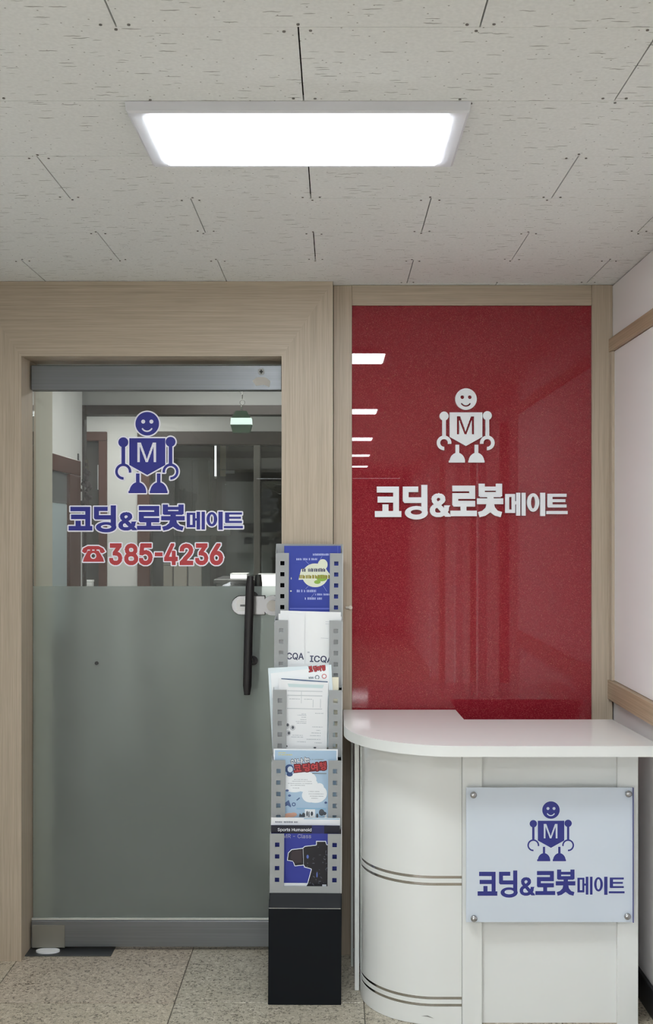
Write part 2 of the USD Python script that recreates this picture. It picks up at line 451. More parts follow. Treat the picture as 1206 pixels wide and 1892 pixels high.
obj('baseboard_right', bevel_box(XR - 0.008, XR + 0.004, 1.76, R - 0.013, 0.001, 0.085, 0.001), M_BASEB, kind='structure', label='black baseboard under white side wall')
# the same wall further back along the corridor, with door frames (seen only as reflections)
wf = thing('wall_corridor', 'plain wall of the corridor behind the viewer', kind='structure')
M_DULL = pbr('dull_corridor_wall', (0.55, 0.52, 0.48), 0.7)
obj('plain_wall', bx(XR + 0.05, XR + 0.12, -9.1, 1.76, 0, ZT), M_DULL, wf)
for yy in (0.12, -1.2, -3.4):
    obj('door_frame', bevel_box(XR + 0.0, XR + 0.05, yy, yy + 0.10, 0, 2.05, 0.002), M_WHITE2, wf)
    obj('door_frame', bevel_box(XR + 0.0, XR + 0.05, yy + 0.9, yy + 1.0, 0, 2.05, 0.002), M_WV, wf)
wl = thing('wall_left', 'white side wall of the corridor', kind='structure')
WY0, WY1, WZ0, WZ1 = -6.0, 0.6, 0.08, 0.86  # added low opening, out of view, letting sky light in as ambient fill
obj('plain_wall', cat_([bx(XL - 0.1, XL, WY1, F - 0.001, 0, ZT), bx(XL - 0.1, XL, -9.1, WY0, 0, ZT), bx(XL - 0.1, XL, WY0, WY1, 0, WZ0), bx(XL - 0.1, XL, WY0, WY1, WZ1, ZT)]), M_WHITE2, wl)
for k in range(5):
    yy = WY0 + (WY1 - WY0) * k / 4
    obj('fill_opening_post', bx(XL - 0.08, XL - 0.03, yy - 0.025, yy + 0.025, WZ0 + 0.0005, WZ1 - 0.0005), M_WHITE2, wl)
obj('wall_front', bx(XL, XR + 0.05, -9.2, -9.1, 0, ZT), M_DULL, kind='structure', label='far end wall of the corridor')

# ------------------------------------------------------------------ ceiling lights
LX0, LX1, LY0, LY1 = -0.408, 0.262, 2.058, 2.372
LCX, LCY = (LX0 + LX1) / 2, (LY0 + LY1) / 2


def rr(x0, x1, y0, y1, r): return sbox(x0 + r, y0 + r, x1 - r, y1 - r).buffer(r, 6)


def make_light(label):
    t = thing('ceiling_light', label, 'ceiling light', (LCX, LCY, ZC), group=None)
    w, h = (LX1 - LX0) / 2, (LY1 - LY0) / 2
    lx0, lx1, ly0, ly1 = -0.373 - LCX, 0.226 - LCX, 2.074 - LCY, 2.352 - LCY
    outer = [(-w, -h, 0), (w, -h, 0), (w, h, 0), (-w, h, 0)]
    mid = [(-w + .002, -h + .002, -.017), (w - .002, -h + .002, -.017), (w - .002, h - .002, -.017), (-w + .002, h - .002, -.017)]
    low = [(-w + .007, -h + .006, -.021), (w - .007, -h + .006, -.021), (w - .007, h - .006, -.021), (-w + .007, h - .006, -.021)]
    hull = trimesh.convex.convex_hull(np.array(outer + mid + low))
    hole = rr(lx0, lx1, ly0, ly1, 0.012)
    cutter = slab(hole, -0.05, -0.010)
    frame = trimesh.boolean.difference([hull, cutter], engine='manifold')
    obj('frame', frame, pbr('lamp_frame', (0.72, 0.73, 0.78), 0.45), t)
    cyc = lambda g, z: np.array([(x, y, z) for x, y in g.exterior.coords[:-1]])
    lens = trimesh.convex.convex_hull(np.vstack([cyc(hole.buffer(-0.0005), -0.0105), cyc(hole.buffer(-0.0005), -0.0205), cyc(hole.buffer(-0.006), -0.0252)]))
    obj('diffuser', lens, M_LENS, t)
    return t


light0 = make_light('bright rectangular ceiling light, the one seen directly overhead')
for k, (dx, dy, label) in enumerate(((0.05, -2.16, 'ceiling light seen only as second white bar reflected in the red panel'),
                                     (0.09, -4.25, 'ceiling light seen only as third white bar reflected in the red panel'),
                                     (0.13, -6.20, 'ceiling light seen only as fourth white bar reflected in the red panel'),
                                     (0.165, -8.05, 'ceiling light seen only as lowest, thinnest white bar reflected in the red panel'))):
    r = thing('ceiling_light', label, 'ceiling light', (LCX + dx, LCY + dy, ZC))
    r.GetReferences().AddInternalReference(light0.GetPath())
    r.SetInstanceable(True)

# ------------------------------------------------------------------ red panel with its raised emblem and lettering
obj('red_panel', bx(RX0 + 0.0005, RX1 - 0.0005, R, R + 0.019, 0.02, RZ1 - 0.0005), M_RED, label='tall glossy red glitter glass panel framed in beige wood', cat='wall panel')
em = thing('robot_emblem', 'raised white smiling robot emblem mounted on the red glass panel', 'emblem', (wx(860, R), R, wz(855, R)))
sh = emblem_shapes(0, wz(718, R) - wz(855, R), 0.0)
for k in ('head', 'body', 'arm', 'arm_2', 'leg', 'leg_2'):
    obj(k.replace('_2', ''), plate(sh[k], 0.010, -0.0005), M_ACRYL, em)
wl_ = thing('wall_lettering', 'raised white Korean lettering across the red glass panel', 'lettering', (wx(692, R), R, wz(960, R)))
H_ = wz(894, R) - wz(960, R)
for g in word_shapes(0, wx(1047, R) - wx(692, R), H_, 0):
    obj('letter', plate(g, 0.012, -0.0005), M_ACRYL, wl_)

# ------------------------------------------------------------------ glass door
door = thing('door_1', 'frameless glass door with steel rails', kind='structure')
LX, RX = OX0 + 0.006, OX1 - 0.004
ZB0, ZB1, ZT0, ZT1 = 0.012, wz(1699, D), wz(722, D), wz(676, D)
obj('glass_pane', bx(LX + 0.002, RX, D, D + 0.010, ZB1 - 0.01, ZT0 + 0.01), M_GLASS, door)
obj('top_rail', bevel_box(LX, RX, D - 0.014, D + 0.024, ZT0, ZT1, 0.002), M_STEEL, door)
obj('bottom_rail', bevel_box(LX, RX, D - 0.014, D + 0.024, ZB0, ZB1, 0.002), M_STEEL, door)
obj('rail_lip', bevel_box(LX, RX, D - 0.008, D - 0.001, ZB1, ZB1 + 0.008, 0.001), pbr('bright_lip', (0.6, 0.62, 0.6), 0.3, metallic=0.6), door)
obj('pivot_cover', bevel_box(LX + 0.004, wx(122, D), D - 0.0165, D - 0.014, wz(1748, D), wz(1706, D), 0.001), pbr('tarnished_steel', (0.26, 0.25, 0.22), 0.55, metallic=0.6), door, label='tarnished pivot cover')
FT = wz(1083, D)
obj('frosted_film', bx(LX + 0.003, RX - 0.001, D - 0.0006, D - 0.0002, ZB1 - 0.002, FT), M_FROST, door)
ke = obj('keyhole', cyl_y(wx(483, D), wz(688, D), 0.0115, D - 0.0155, D - 0.0135, 28), pbr('tarnished_ring', (0.30, 0.30, 0.29), 0.5, metallic=0.5), door)
obj('slot', cat_([bx(wx(483, D) - 0.002, wx(483, D) + 0.002, D - 0.016, D - 0.0152, wz(688, D) - 0.007, wz(688, D) + 0.007),
                  bx(wx(483, D) - 0.006, wx(483, D) + 0.006, D - 0.016, D - 0.0152, wz(688, D) - 0.002, wz(688, D) + 0.002)]), M_GAP, ke)
wp = Polygon([(wx(468, D), wz(705, D)), (wx(476, D), wz(699, D)), (wx(490, D), wz(699, D)), (wx(499, D), wz(706, D)), (wx(497, D), wz(715, D)), (wx(488, D), wz(711, D)), (wx(474, D), wz(713, D))])
obj('glue_stain', plate(wp.buffer(0.002), 0.0006, D - 0.0139), pbr('glue_residue', (0.55, 0.53, 0.50), 0.8), door)

hx, hz0, hz1 = wx(459, D - 0.055), wz(1287, D - 0.055), wz(1062, D - 0.055)
bar = [(hx + 0.006, D - 0.055, hz1 - 0.008), (hx, D - 0.06, (hz0 + hz1) / 2), (hx - 0.005, D - 0.055, hz0 + 0.010)]


def flat_bar(pts, rx, ry):
    prof = [(rx * math.cos(a), ry * math.sin(a)) for a in np.linspace(0, 2 * math.pi, 17)[:-1]]
    P = np.array(pts)
    ts = np.linspace(0, 1, 15)
    cen = np.stack([np.interp(ts, np.linspace(0, 1, len(P)), P[:, k]) for k in range(3)], 1)
    rings = []
    for i, c in enumerate(cen):
        k = 0.7 if i in (0, 14) else 1.0
        rings.append([(c[0] + px * k, c[1] + py * k, c[2] + (0.004 if i == 0 else -0.004 if i == 14 else 0)) for px, py in prof])
    v = np.array(rings).reshape(-1, 3)
    n = 16
    f = []
    for i in range(14):
        for j in range(n):
            a, b = i * n + j, i * n + (j + 1) % n
            f += [(a, b, a + n), (b, b + n, a + n)]
    v = np.vstack([v, cen[0] + [0, 0, .004], cen[-1] - [0, 0, .004]])
    for j in range(n):
        f.append((len(v) - 2, (j + 1) % n, j))
        f.append((len(v) - 1, 14 * n + j, 14 * n + (j + 1) % n))
    m = trimesh.Trimesh(v, f)
    m.fix_normals()
    return m


h = obj('handle', flat_bar(bar, 0.0145, 0.011), M_BLACK, door, smooth=50, label='black bar handle')
for zz in (hz1 - 0.075, hz0 + 0.115):
    obj('mount', cyl_y(hx + 0.004, zz, 0.011, D - 0.052, D), M_BLACK, h, smooth=30)
    obj('ring', cyl_y(hx + 0.012, zz, 0.0155, D - 0.006, D - 0.0006), M_BLACK, h, smooth=30)
bi = [(x + 0.018, D + 0.065, z) for x, y, z in bar]
hi = obj('inner_handle', flat_bar(bi, 0.0145, 0.011), M_BLACK, door, smooth=50, label='matching black handle inside')
for zz in (hz1 - 0.075, hz0 + 0.115):
    obj('mount', cyl_y(hx + 0.02, zz, 0.010, D + 0.0105, D + 0.06), M_BLACK, hi, smooth=30)
# lock
lx0, lx1, lz = wx(429, D), wx(489, D), wz(1118, D)
cap = sbox(lx0 + 0.03, lz - 0.031, lx1, lz + 0.031).union(Point(lx0 + 0.031, lz).buffer(0.031, 24))
obj('lock_rim', plate(cap.buffer(0.0025), 0.002, D - 0.0006), M_BLACK, door)  # dark rim plate behind the lock body
lk = obj('lock', plate(cap, 0.012, D - 0.0006), M_CHROME, door, smooth=30, label='chrome lock body')
obj('lock_plate', plate(sbox(lx0 + 0.022, lz - 0.014, lx0 + 0.052, lz + 0.014).buffer(0.006), 0.002, D - 0.0124), pbr('satin_plate', (0.55, 0.55, 0.55), 0.35, metallic=0.9), lk)
obj('lock_slot', plate(sbox(lx0 + 0.028, lz - 0.004, lx0 + 0.05, lz + 0.003), 0.0008, D - 0.0144), pbr('slot_grey', (0.15, 0.15, 0.15), 0.4), lk)
obj('cylinder', cyl_y(wx(504, D), lz, 0.034, D - 0.022, D - 0.0006, 36), M_CHROME, lk, smooth=30)
obj('knob', cyl_y(wx(504, D), lz, 0.019, D - 0.036, D - 0.022, 36), M_STRIP, lk, smooth=30)
obj('peg', cyl_y(wx(179, D), wz(1225, D), 0.006, D - 0.008, D - 0.0006), pbr('dark_peg', (0.05, 0.05, 0.05), 0.4), door, smooth=30)

# stickers on the glass
Yd = D - 0.0002
sh = emblem_shapes(wx(272, D), wz(761, D), wz(911, D), rod=60, claw=42)
whole = unary_union([sh[k] for k in ('head', 'body', 'arm', 'arm_2', 'leg', 'leg_2')] + [sh['letter_m']])
heads = unary_union([whole, sh['head'].buffer(0.012).buffer(-0.012)])
dec = obj('robot_sticker', plate(heads.buffer(0.0048), 0.0003, Yd), M_HALO, door, label='pale outline of robot sticker')
for k in ('head', 'body', 'arm', 'arm_2', 'leg', 'leg_2'):
    obj({'head': 'robot_head', 'body': 'robot_body', 'arm': 'robot_arm', 'arm_2': 'robot_arm', 'leg': 'robot_leg', 'leg_2': 'robot_leg'}[k], plate(sh[k], 0.0003, Yd - 0.0003), M_NAVY, dec)
ws = word_shapes(wx(126.5, D), wx(449, D), wz(932, D), wz(984, D), thin=1.5)
dec = obj('name_sticker', plate(unary_union([g.buffer(0.0046) for g in ws]), 0.0003, Yd), M_HALO, door, label='pale outline of blue Korean lettering')
for g in ws:
    obj('letter', plate(g, 0.0003, Yd - 0.0003), M_NAVY, dec)
digs = []
dx = [(287, 381), (386, 482), (483, 580), (586, 642), (647, 742), (748, 846), (850, 944), (946, 1042)]
for ch, (a, b) in zip('385-4236', dx):
    g = inter(ch, 5.5)
    y0, y1 = (298, 440) if ch != '-' else (357, 382)
    g = fit(g, a + 3, y0, b - 3, y1)
    digs.append(affinity.affine_transform(g, [D / FPX / 3.547, 0, 0, -D / FPX / 3.547, wx(120, D), wz(920, D)]))
# telephone pictogram
tel = Polygon([(112, 350), (120, 330), (150, 315), (220, 315), (250, 330), (264, 352), (246, 362), (232, 358), (226, 338), (148, 338), (142, 358), (128, 362)])
tel = tel.union(Polygon([(150, 346), (165, 346), (165, 336), (178, 336), (178, 346), (194, 346), (194, 336), (207, 336), (207, 346), (220, 346), (250, 396), (256, 418), (118, 418), (124, 396)])).difference(Point(186, 380).buffer(20))
tel = affinity.affine_transform(tel, [D / FPX / 3.547, 0, 0, -D / FPX / 3.547, wx(120, D), wz(920, D)])
dec = obj('phone_number_sticker', plate(unary_union([g.buffer(0.0042) for g in digs + [tel]]), 0.0003, Yd), M_HALO, door, label='pale outline of red phone number')
for ch, g in zip('385-4236', digs):
    obj('digit' if ch != '-' else 'hyphen', plate(g, 0.0003, Yd - 0.0003), M_REDV, dec)
obj('telephone_symbol', plate(tel, 0.0003, Yd - 0.0003), M_REDV, dec)

# floor spring plate below the door, with the white pad beside the pivot
fh = thing('floor_hinge', 'dark steel floor hinge plate under the door corner', 'floor hinge', (wx(140, 3.64), 3.62, 0))
obj('cover_plate', bevel_box(-0.155, 0.135, -0.05, 0.06, 0.0002, 0.004, 0.001), pbr('blue_steel', (0.10, 0.105, 0.11), 0.4, metallic=0.7), fh)
obj('white_pad', slab(ell(-0.085, -0.018, 0.040, 0.022), 0.0042, 0.009), M_PAPER, fh)
# small pin on the wood frame
pin = thing('wall_pin', 'short pale metal pin sticking out of the wood beside the rack', 'pin', (wx(643, R), R - 0.0065, wz(1122, R)))
obj('shaft', bevel_box(-0.009, 0.007, -0.006, 0.0, -0.004, 0.0035, 0.001), pbr('pale_pin', (0.7, 0.66, 0.58), 0.4), pin)
obj('head', cyl_y(0.008, 0, 0.0065, -0.009, 0.0), pbr('pale_pin', (0.7, 0.66, 0.58), 0.4), pin, smooth=30)

# ------------------------------------------------------------------ reception desk
ZD = 0.8275
desk = thing('reception_desk', 'white reception desk with a rounded corner and panelled front', 'reception desk', (0.45, 3.3, 0))
DO = np.array([0.45, 3.3, 0])


def dobj(name, mesh, mat, smooth=False, label=None, parent=None):
    mesh.apply_translation(-DO)
    return obj(name, mesh, mat, parent or desk, smooth=smooth, label=label)


arc = [(0.352 + 0.327 * math.cos(a), 3.29 + 0.33 * math.sin(a)) for a in np.linspace(math.pi, 1.5 * math.pi, 40)]
top = Polygon([(0.025, 3.575)] + arc + [(0.906, 2.96), (0.880, 3.388), (0.408, 3.388), (0.402, 3.575)])
e = 0.0018
mt = cat_([slab(top.buffer(-e), ZD - e, ZD), slab(top, ZD - 0.030, ZD - e)])
lay = trimesh.creation.extrude_polygon(top.buffer(-e), 0.0012, engine='earcut')
dobj('countertop', slab(top.buffer(-0.0008), ZD - 0.030, ZD - 0.0016), M_DESK, smooth=25)
dobj('edge_band', slab(top.difference(top.buffer(-0.0008)), ZD - 0.030, ZD - 0.0004), pbr('edge_banding', (0.77, 0.785, 0.77), 0.3), smooth=25)
dobj('top_sheet', slab(top.buffer(-0.002), ZD - 0.0016, ZD), pbr('white_top_laminate', (0.86, 0.855, 0.85), 0.06, specular_ior_level=0.28), smooth=25)
ZU = ZD - 0.0305
ca = [(0.2925 + 0.217 * math.cos(a), 3.29 + 0.217 * math.sin(a)) for a in np.linspace(math.pi, 1.5 * math.pi, 40)]
FY = 3.073
path = [(0.0755, 3.30)] + ca + [(0.3635, FY)]


def band(path, off0, off1, z0, z1):
    ln = LineString(path)
    a = ln.parallel_offset(abs(off0), 'left' if off0 > 0 else 'right', join_style=1) if off0 else ln
    b = ln.parallel_offset(abs(off1), 'left' if off1 > 0 else 'right', join_style=1) if off1 else ln
    pa, pb = list(a.coords), list(b.coords)
    if np.hypot(pa[0][0] - pb[0][0], pa[0][1] - pb[0][1]) > np.hypot(pa[0][0] - pb[-1][0], pa[0][1] - pb[-1][1]):
        pb = pb[::-1]
    return slab(Polygon(pa + pb[::-1]).buffer(0), z0, z1)


zs = []
for yy in (1621, 1634, 1844.5, 1857.5):
    zs.append(wz(yy, FY))
cuts = [ZU] + [z + sgn * 0.0042 for z in zs for sgn in (1, -1)] + [0.001]
for k in range(0, len(cuts), 2):
    dobj('curved_panel', band(path, 0.0, 0.018, cuts[k + 1], cuts[k]), M_DESK, smooth=25)
for z in zs:
    dobj('metal_strip', band(path, 0.0015, 0.018, z - 0.0042, z + 0.0042), M_STRIP, smooth=25)
    # small joiner clips along each strip
sx0, sx1, sx2, sx3 = 0.3645, wx(890, FY), wx(1140, FY), wx(1178, FY)
dobj('stile', bevel_box(sx0, sx1, FY - 0.004, FY + 0.03, 0.001, ZU, 0.001), M_DESK)
dobj('stile', bevel_box(sx2, sx3, FY - 0.004, FY + 0.03, 0.001, ZU, 0.001), M_DESK)
dobj('front_panel', bx(sx1, sx2, FY + 0.012, FY + 0.028, 0.001, ZU), M_DESK)
dobj('end_panel', bx(sx3 - 0.018, sx3, FY + 0.0305, 3.37, 0.001, ZU), M_DESK)
dobj('side_board', bevel_box(0.0588, 0.0731, 3.302, 3.45, 0.001, ZU, 0.001), M_DESK)
dobj('back_board', bevel_box(0.0496, 0.0576, 3.483, 3.57, 0.001, ZU, 0.001), M_DESK)
dobj('divider', bx(0.0735, 0.40, 3.44, 3.455, 0.03, ZU), M_DESK)
dobj('scuff_mark', plate(affinity.translate(Polygon([(0, 0), (0.018, 0.001), (0.036, -0.007), (0.017, -0.002)]), wx(778, FY), wz(1877, FY)), 0.0003, FY - 0.0003), pbr('scuff', (0.2, 0.2, 0.19), 0.6))

# acrylic sign board on the desk front
SY = FY - 0.022
sx, ex, st, sb_ = wx(861, SY), wx(1169, SY), wz(1455, SY), wz(1704, SY)
sign = thing('desk_sign', 'pale acrylic sign board with navy robot and lettering on the desk front', 'sign', ((sx + ex) / 2, SY, (st + sb_) / 2))
SO = np.array([(sx + ex) / 2, SY, (st + sb_) / 2])


def sobj(name, mesh, mat, smooth=False, parent=None, label=None):
    mesh.apply_translation(-SO)
    return obj(name, mesh, mat, parent or sign, smooth=smooth, label=label)


sobj('board', bevel_box(sx, ex, SY, SY + 0.003, sb_, st, 0.0006), pbr('pale_blue_board', lin(206, 215, 226), 0.12))

sobj('edge', cat_([bx(ex - 0.0012, ex + 0.0012, SY - 0.0045, SY + 0.003, sb_, st)]), pbr('edge_blue', lin(74, 78, 130), 0.3))
for px_, py_ in ((874, 1468), (1160, 1466), (875, 1696), (1158, 1692)):
    X, Z = wx(px_, SY), wz(py_, SY)
    st_ = trimesh.creation.revolve([(0, 0), (0.0095, 0.0), (0.0095, 0.003), (0.008, 0.006), (0.004, 0.008), (0, 0.0085)], sections=28)
    st_.apply_transform(trimesh.transformations.rotation_matrix(math.pi / 2, (1, 0, 0)))
    st_.apply_translation((X, SY - 0.0043, Z))
    sp = sobj('standoff', st_, M_CHROME, smooth=40)
    sobj('barrel', cyl_y(X, Z, 0.0065, SY + 0.0035, FY - 0.0042), M_CHROME, smooth=30, parent=sp)
sh = emblem_shapes(wx(1017.5, SY), wz(1480.5, SY), wz(1591, SY), rod=50, claw=34)
for k in ('head', 'body', 'arm', 'arm_2', 'leg', 'leg_2'):
    sobj('robot_' + k.replace('_2', ''), plate(sh[k], 0.0004, SY - 0.0001), M_NAVYP)
for g in word_shapes(wx(881.5, SY), wx(1154, SY), wz(1606, SY), wz(1659, SY), thin=3.2):
    sobj('letter', plate(g, 0.0004, SY - 0.0001), M_NAVYP)

# ------------------------------------------------------------------ brochure rack
BY = 3.203
RW = 0.2199
RC = (wx(495, BY) + wx(630, BY)) / 2
rack = thing('brochure_rack', 'tall grey cardboard brochure rack with film-strip pockets on black base', 'brochure rack', (RC, BY, 0), rot=(0, 0.35, 0))
w2 = RW / 2
tiers = [(3.461, 1.355, 1.139), (3.407, 1.141, 0.926), (3.353, 0.9257, 0.715), (3.299, 0.7156, 0.503), (3.245, 0.5028, 0.323)]
side = Polygon([(0.042, 0.3225), (0.042, 0.500), (0.096, 0.512), (0.096, 0.712), (0.150, 0.724), (0.150, 0.922), (0.204, 0.936), (0.204, 1.137), (0.258, 1.150), (0.258, 1.352), (0.289, 1.384), (0.296, 1.384), (0.296, 0.3225)])


def side_mesh(pg, x0, x1):
    m = trimesh.creation.extrude_polygon(pg, x1 - x0, engine='earcut')      # (y, z, thickness)
    v = m.vertices.copy()
    m.vertices = np.stack([v[:, 2] + x0, v[:, 0], v[:, 1]], 1)
    return m


obj('side_board', side_mesh(side, -w2, -w2 + 0.003), M_CARD, rack)
obj('side_board', side_mesh(side, w2 - 0.003, w2), pbr('pale_card_edge', (0.50, 0.50, 0.49), 0.6), rack)
obj('back_board', bx(-w2 + 0.003, w2 - 0.003, 0.287, 0.292, 0.2915, 1.3845), M_CARD, rack)
obj('base', bevel_box(-w2, w2, 0, 0.296, 0.0, 0.2905, 0.0012), M_CARDB, rack, label='black base box')
led = side_mesh(Polygon([(0.0, 0.2915), (0.042, 0.3225), (0.042, 0.319), (0.003, 0.2908)]), -w2 + 0.003, w2 - 0.003)
obj('sloping_ledge', led, pbr('dark_ledge', (0.010, 0.0115, 0.015), 0.5, specular_ior_level=0.3), rack, label='dark sloping ledge above base')
cheek = Polygon([(0, 0.2915), (0.042, 0.3222), (0.296, 0.3222), (0.296, 0.2915)])
obj('base_cheek', side_mesh(cheek, -w2, -w2 + 0.0029), M_CARDB, rack)
obj('base_cheek', side_mesh(cheek, w2 - 0.0029, w2), M_CARDB, rack)
obj('ledge_edge', bx(-w2 + 0.001, w2 - 0.003, -0.0008, 0.0012, 0.2901, 0.2915), M_EDGE, rack)
for Yk, zt, zb in tiers:
    y = Yk - BY
    pg = sbox(-w2 + 0.003, zb, w2 - 0.003, zt).difference(sbox(-w2 + 0.0435, zb + 0.020, w2 - 0.0435, zt + 0.1))
    for k in range(5):
        zc = zt - 0.0335 - k * 0.0357
        if zc - 0.008 > zb + 0.002:
            for xc in (-w2 + 0.0225, w2 - 0.0225):
                pg = pg.difference(sbox(xc - 0.0068, zc - 0.0068, xc + 0.0068, zc + 0.0068))
    fr = obj('pocket_front', plate(pg, 0.003, y + 0.003), M_CARD, rack)
    obj('pocket_floor', bx(-w2 + 0.003, w2 - 0.003, y + 0.0032, min(y + 0.052, 0.287), zb, zb + 0.003), M_CARD, rack)
    yb = min(y + 0.0525, 0.2835)
    obj('pocket_back', bx(-w2 + 0.003, w2 - 0.003, yb, yb + 0.003, zb + 0.003, zt - 0.012), M_CARDB if zt in (1.355, 0.5028) else M_CARD, rack)

# ------------------------------------------------------------------ printed matter in the rack
INK = {}


def ink(name, rgb):
    if name not in INK:
        INK[name] = pbr('ink_' + name, lin(*rgb), 0.55)
    return INK[name]


class Sheet:
    """One sheet or booklet: x0..x1 across, top z, foot z at distance Y; art is drawn in the sheet's own plane."""
    def __init__(self, name, label, cat, xa, xb, ya, zfoot, Y, mat, roll=0.0, thick=0.0012, group=None):
        self.Y = Y
        x0, x1, z1 = wx(xa, Y), wx(xb, Y), wz(ya, Y)
        self.o = np.array([(x0 + x1) / 2, Y, zfoot])
        self.t = thing(name, label, cat, self.o, rot=(0, roll, 0), group=group)
        self.w, self.h = (x1 - x0) / 2, z1 - zfoot
        self.lvl = 0
        obj('paper', bx(-self.w, self.w, 0, thick, 0, self.h), mat, self.t)
        self.clip = sbox(-self.w, 0, self.w, self.h)

    def art(self, name, g, mat, lvl=1):
        """g in pixels of the frame, projected on the sheet's plane."""
        k = self.Y / FPX
        g = affinity.affine_transform(g, [k, 0, 0, -k, -VX * k - self.o[0], EYE + VY * k - self.o[2]])
        g = g.intersection(self.clip)
        if g.is_empty or not polys(g):
            return
        ps = polys(g)
        if len(ps) <= 7 and 'print' not in name and min(p.area for p in ps) > 4e-6:
            for p in ps:
                obj(name, plate(p, 0.00015 * lvl, -0.00002), mat, self.t)
        else:
            obj(name, plate(g, 0.00015 * lvl, -0.00002), mat, self.t, kind='stuff' if len(ps) > 1 else None)


def lines(x0, x1, y0, n, dy, th, jitter=0, seed=1):
    r = random.Random(seed)
    return unary_union([sbox(x0 + r.uniform(0, jitter), y0 + k * dy, x1 - r.uniform(0, jitter), y0 + k * dy + th) for k in range(n)])


def scribble(x0, x1, y0, y1, seed, gap=0.25):
    """Unreadably small print: a run of tiny marks."""
    r = random.Random(seed)
    out, x, h = [], x0, y1 - y0
    while x < x1:
        wd = h * r.uniform(0.35, 0.9)
        out.append(sbox(x, y0 + r.uniform(0, 0.25) * h, min(x + wd * (1 - gap), x1), y1))
        out.append(sbox(x, y0, min(x + wd * 0.3, x1), y1))
        x += wd
        if r.random() < 0.15:
            x += h * 0.5
    return unary_union(out)


# 1 blue brochure
b = Sheet('brochure', 'blue brochure with a white and green globe, topmost pocket of the rack', 'brochure', 525, 629.5, 1008.5, 1.146, 3.472, ink('blue', (46, 64, 160)))
o = lambda x, y: (480 + x / 6.03, 990 + y / 6.03)
b.art('globe', unary_union([ell(*o(615, 440), 24, 22), ell(*o(700, 320), 9, 10), Polygon([o(460, 370), o(720, 350), o(790, 440), o(770, 480), o(430, 490)])]), ink('globe_white', (222, 226, 206)))
b.art('globe_green', unary_union([ell(*o(690, 470), 10, 6), ell(*o(640, 515), 6, 3.5)]), ink('leaf_green', (140, 176, 72)), 2)
b.art('title_print', unary_union([scribble(*[o(470, 0)[0], o(735, 0)[0]], o(0, 360)[1], o(0, 400)[1], 3)]), ink('dark_print', (92, 92, 110)), 2)
b.art('title_print', scribble(o(440, 0)[0], o(780, 0)[0], o(0, 435)[1], o(0, 475)[1], 4), ink('olive_print', (150, 142, 60)), 3)
small = [scribble(o(405, 0)[0], o(640, 0)[0], o(0, 248)[1], o(0, 272)[1], 5), scribble(o(590, 0)[0], o(770, 0)[0], o(0, 196)[1], o(0, 220)[1], 6), scribble(o(410, 0)[0], o(625, 0)[0], o(0, 600)[1], o(0, 628)[1], 7),
         scribble(o(615, 0)[0], o(785, 0)[0], o(0, 642)[1], o(0, 664)[1], 8), scribble(o(500, 0)[0], o(690, 0)[0], o(0, 685)[1], o(0, 712)[1], 9)]
lead = [LineString([o(690, 230), o(655, 300)]).buffer(0.25), LineString([o(510, 280), o(560, 330)]).buffer(0.25), LineString([o(705, 555), o(745, 620)]).buffer(0.25), LineString([o(575, 680), o(605, 640)]).buffer(0.25), LineString([o(510, 590), o(540, 560)]).buffer(0.25)]
b.art('small_print', unary_union(small), ink('pale_blue', (168, 178, 224)))
b.art('leader_lines', unary_union(lead), ink('pale_blue', (168, 178, 224)))
b.art('star_dots', unary_union([ell(*o(345, 615), 1.6, 1.4), ell(*o(348, 475), 0.8, 2.2)]), ink('globe_white', (222, 226, 206)))
b.art('fold_line', unary_union([sbox(623.5, 1008, 624.2, 1022), sbox(535, 1123, 612, 1126)]), ink('mid_blue', (96, 108, 196)))

# 2 white sheets printed CQA
b2 = Sheet('leaflet', 'white leaflet with grey capitals at its foot, standing on its own edge behind its twin', 'leaflet', 520, 631, 1139, 0.94, 3.436, M_PAPER, roll=0.0)
tag(b2.t, 'plain white leaflet, rearmost in the second pocket, its upper corner showing at the top')
b3 = Sheet('leaflet', 'white leaflet tilted in the second pocket, with CQA letters half hidden', 'leaflet', 514, 626, 1129.5, 0.936, 3.428, pbr('paper_bright', (0.88, 0.89, 0.90), 0.6), roll=1.6)
b3.art('lettering', fit(inter('ICQA', 3.5), 571, 1211, 614, 1224), ink('grey_navy', (70, 74, 100)))
b3.art('rule_line', unary_union([sbox(598, 1147.6, 612, 1148.2), sbox(598, 1151.6, 612, 1152.2)]), ink('soft_grey', (190, 192, 200)))
b3.art('small_print', unary_union([sbox(590, 1178, 604, 1178.6), sbox(566, 1204, 570, 1206.5)]), ink('soft_grey', (190, 192, 200)))
b4 = Sheet('leaflet', 'white leaflet in front in the second pocket, showing CQA letters beside the grey strip', 'leaflet', 513, 561.5, 1134, 0.934, 3.420, M_PAPER, roll=0.6)
b4.art('lettering', fit(inter('ICQA', 3.5), 522, 1206, 560.5, 1219.5), ink('grey_navy', (70, 74, 100)))

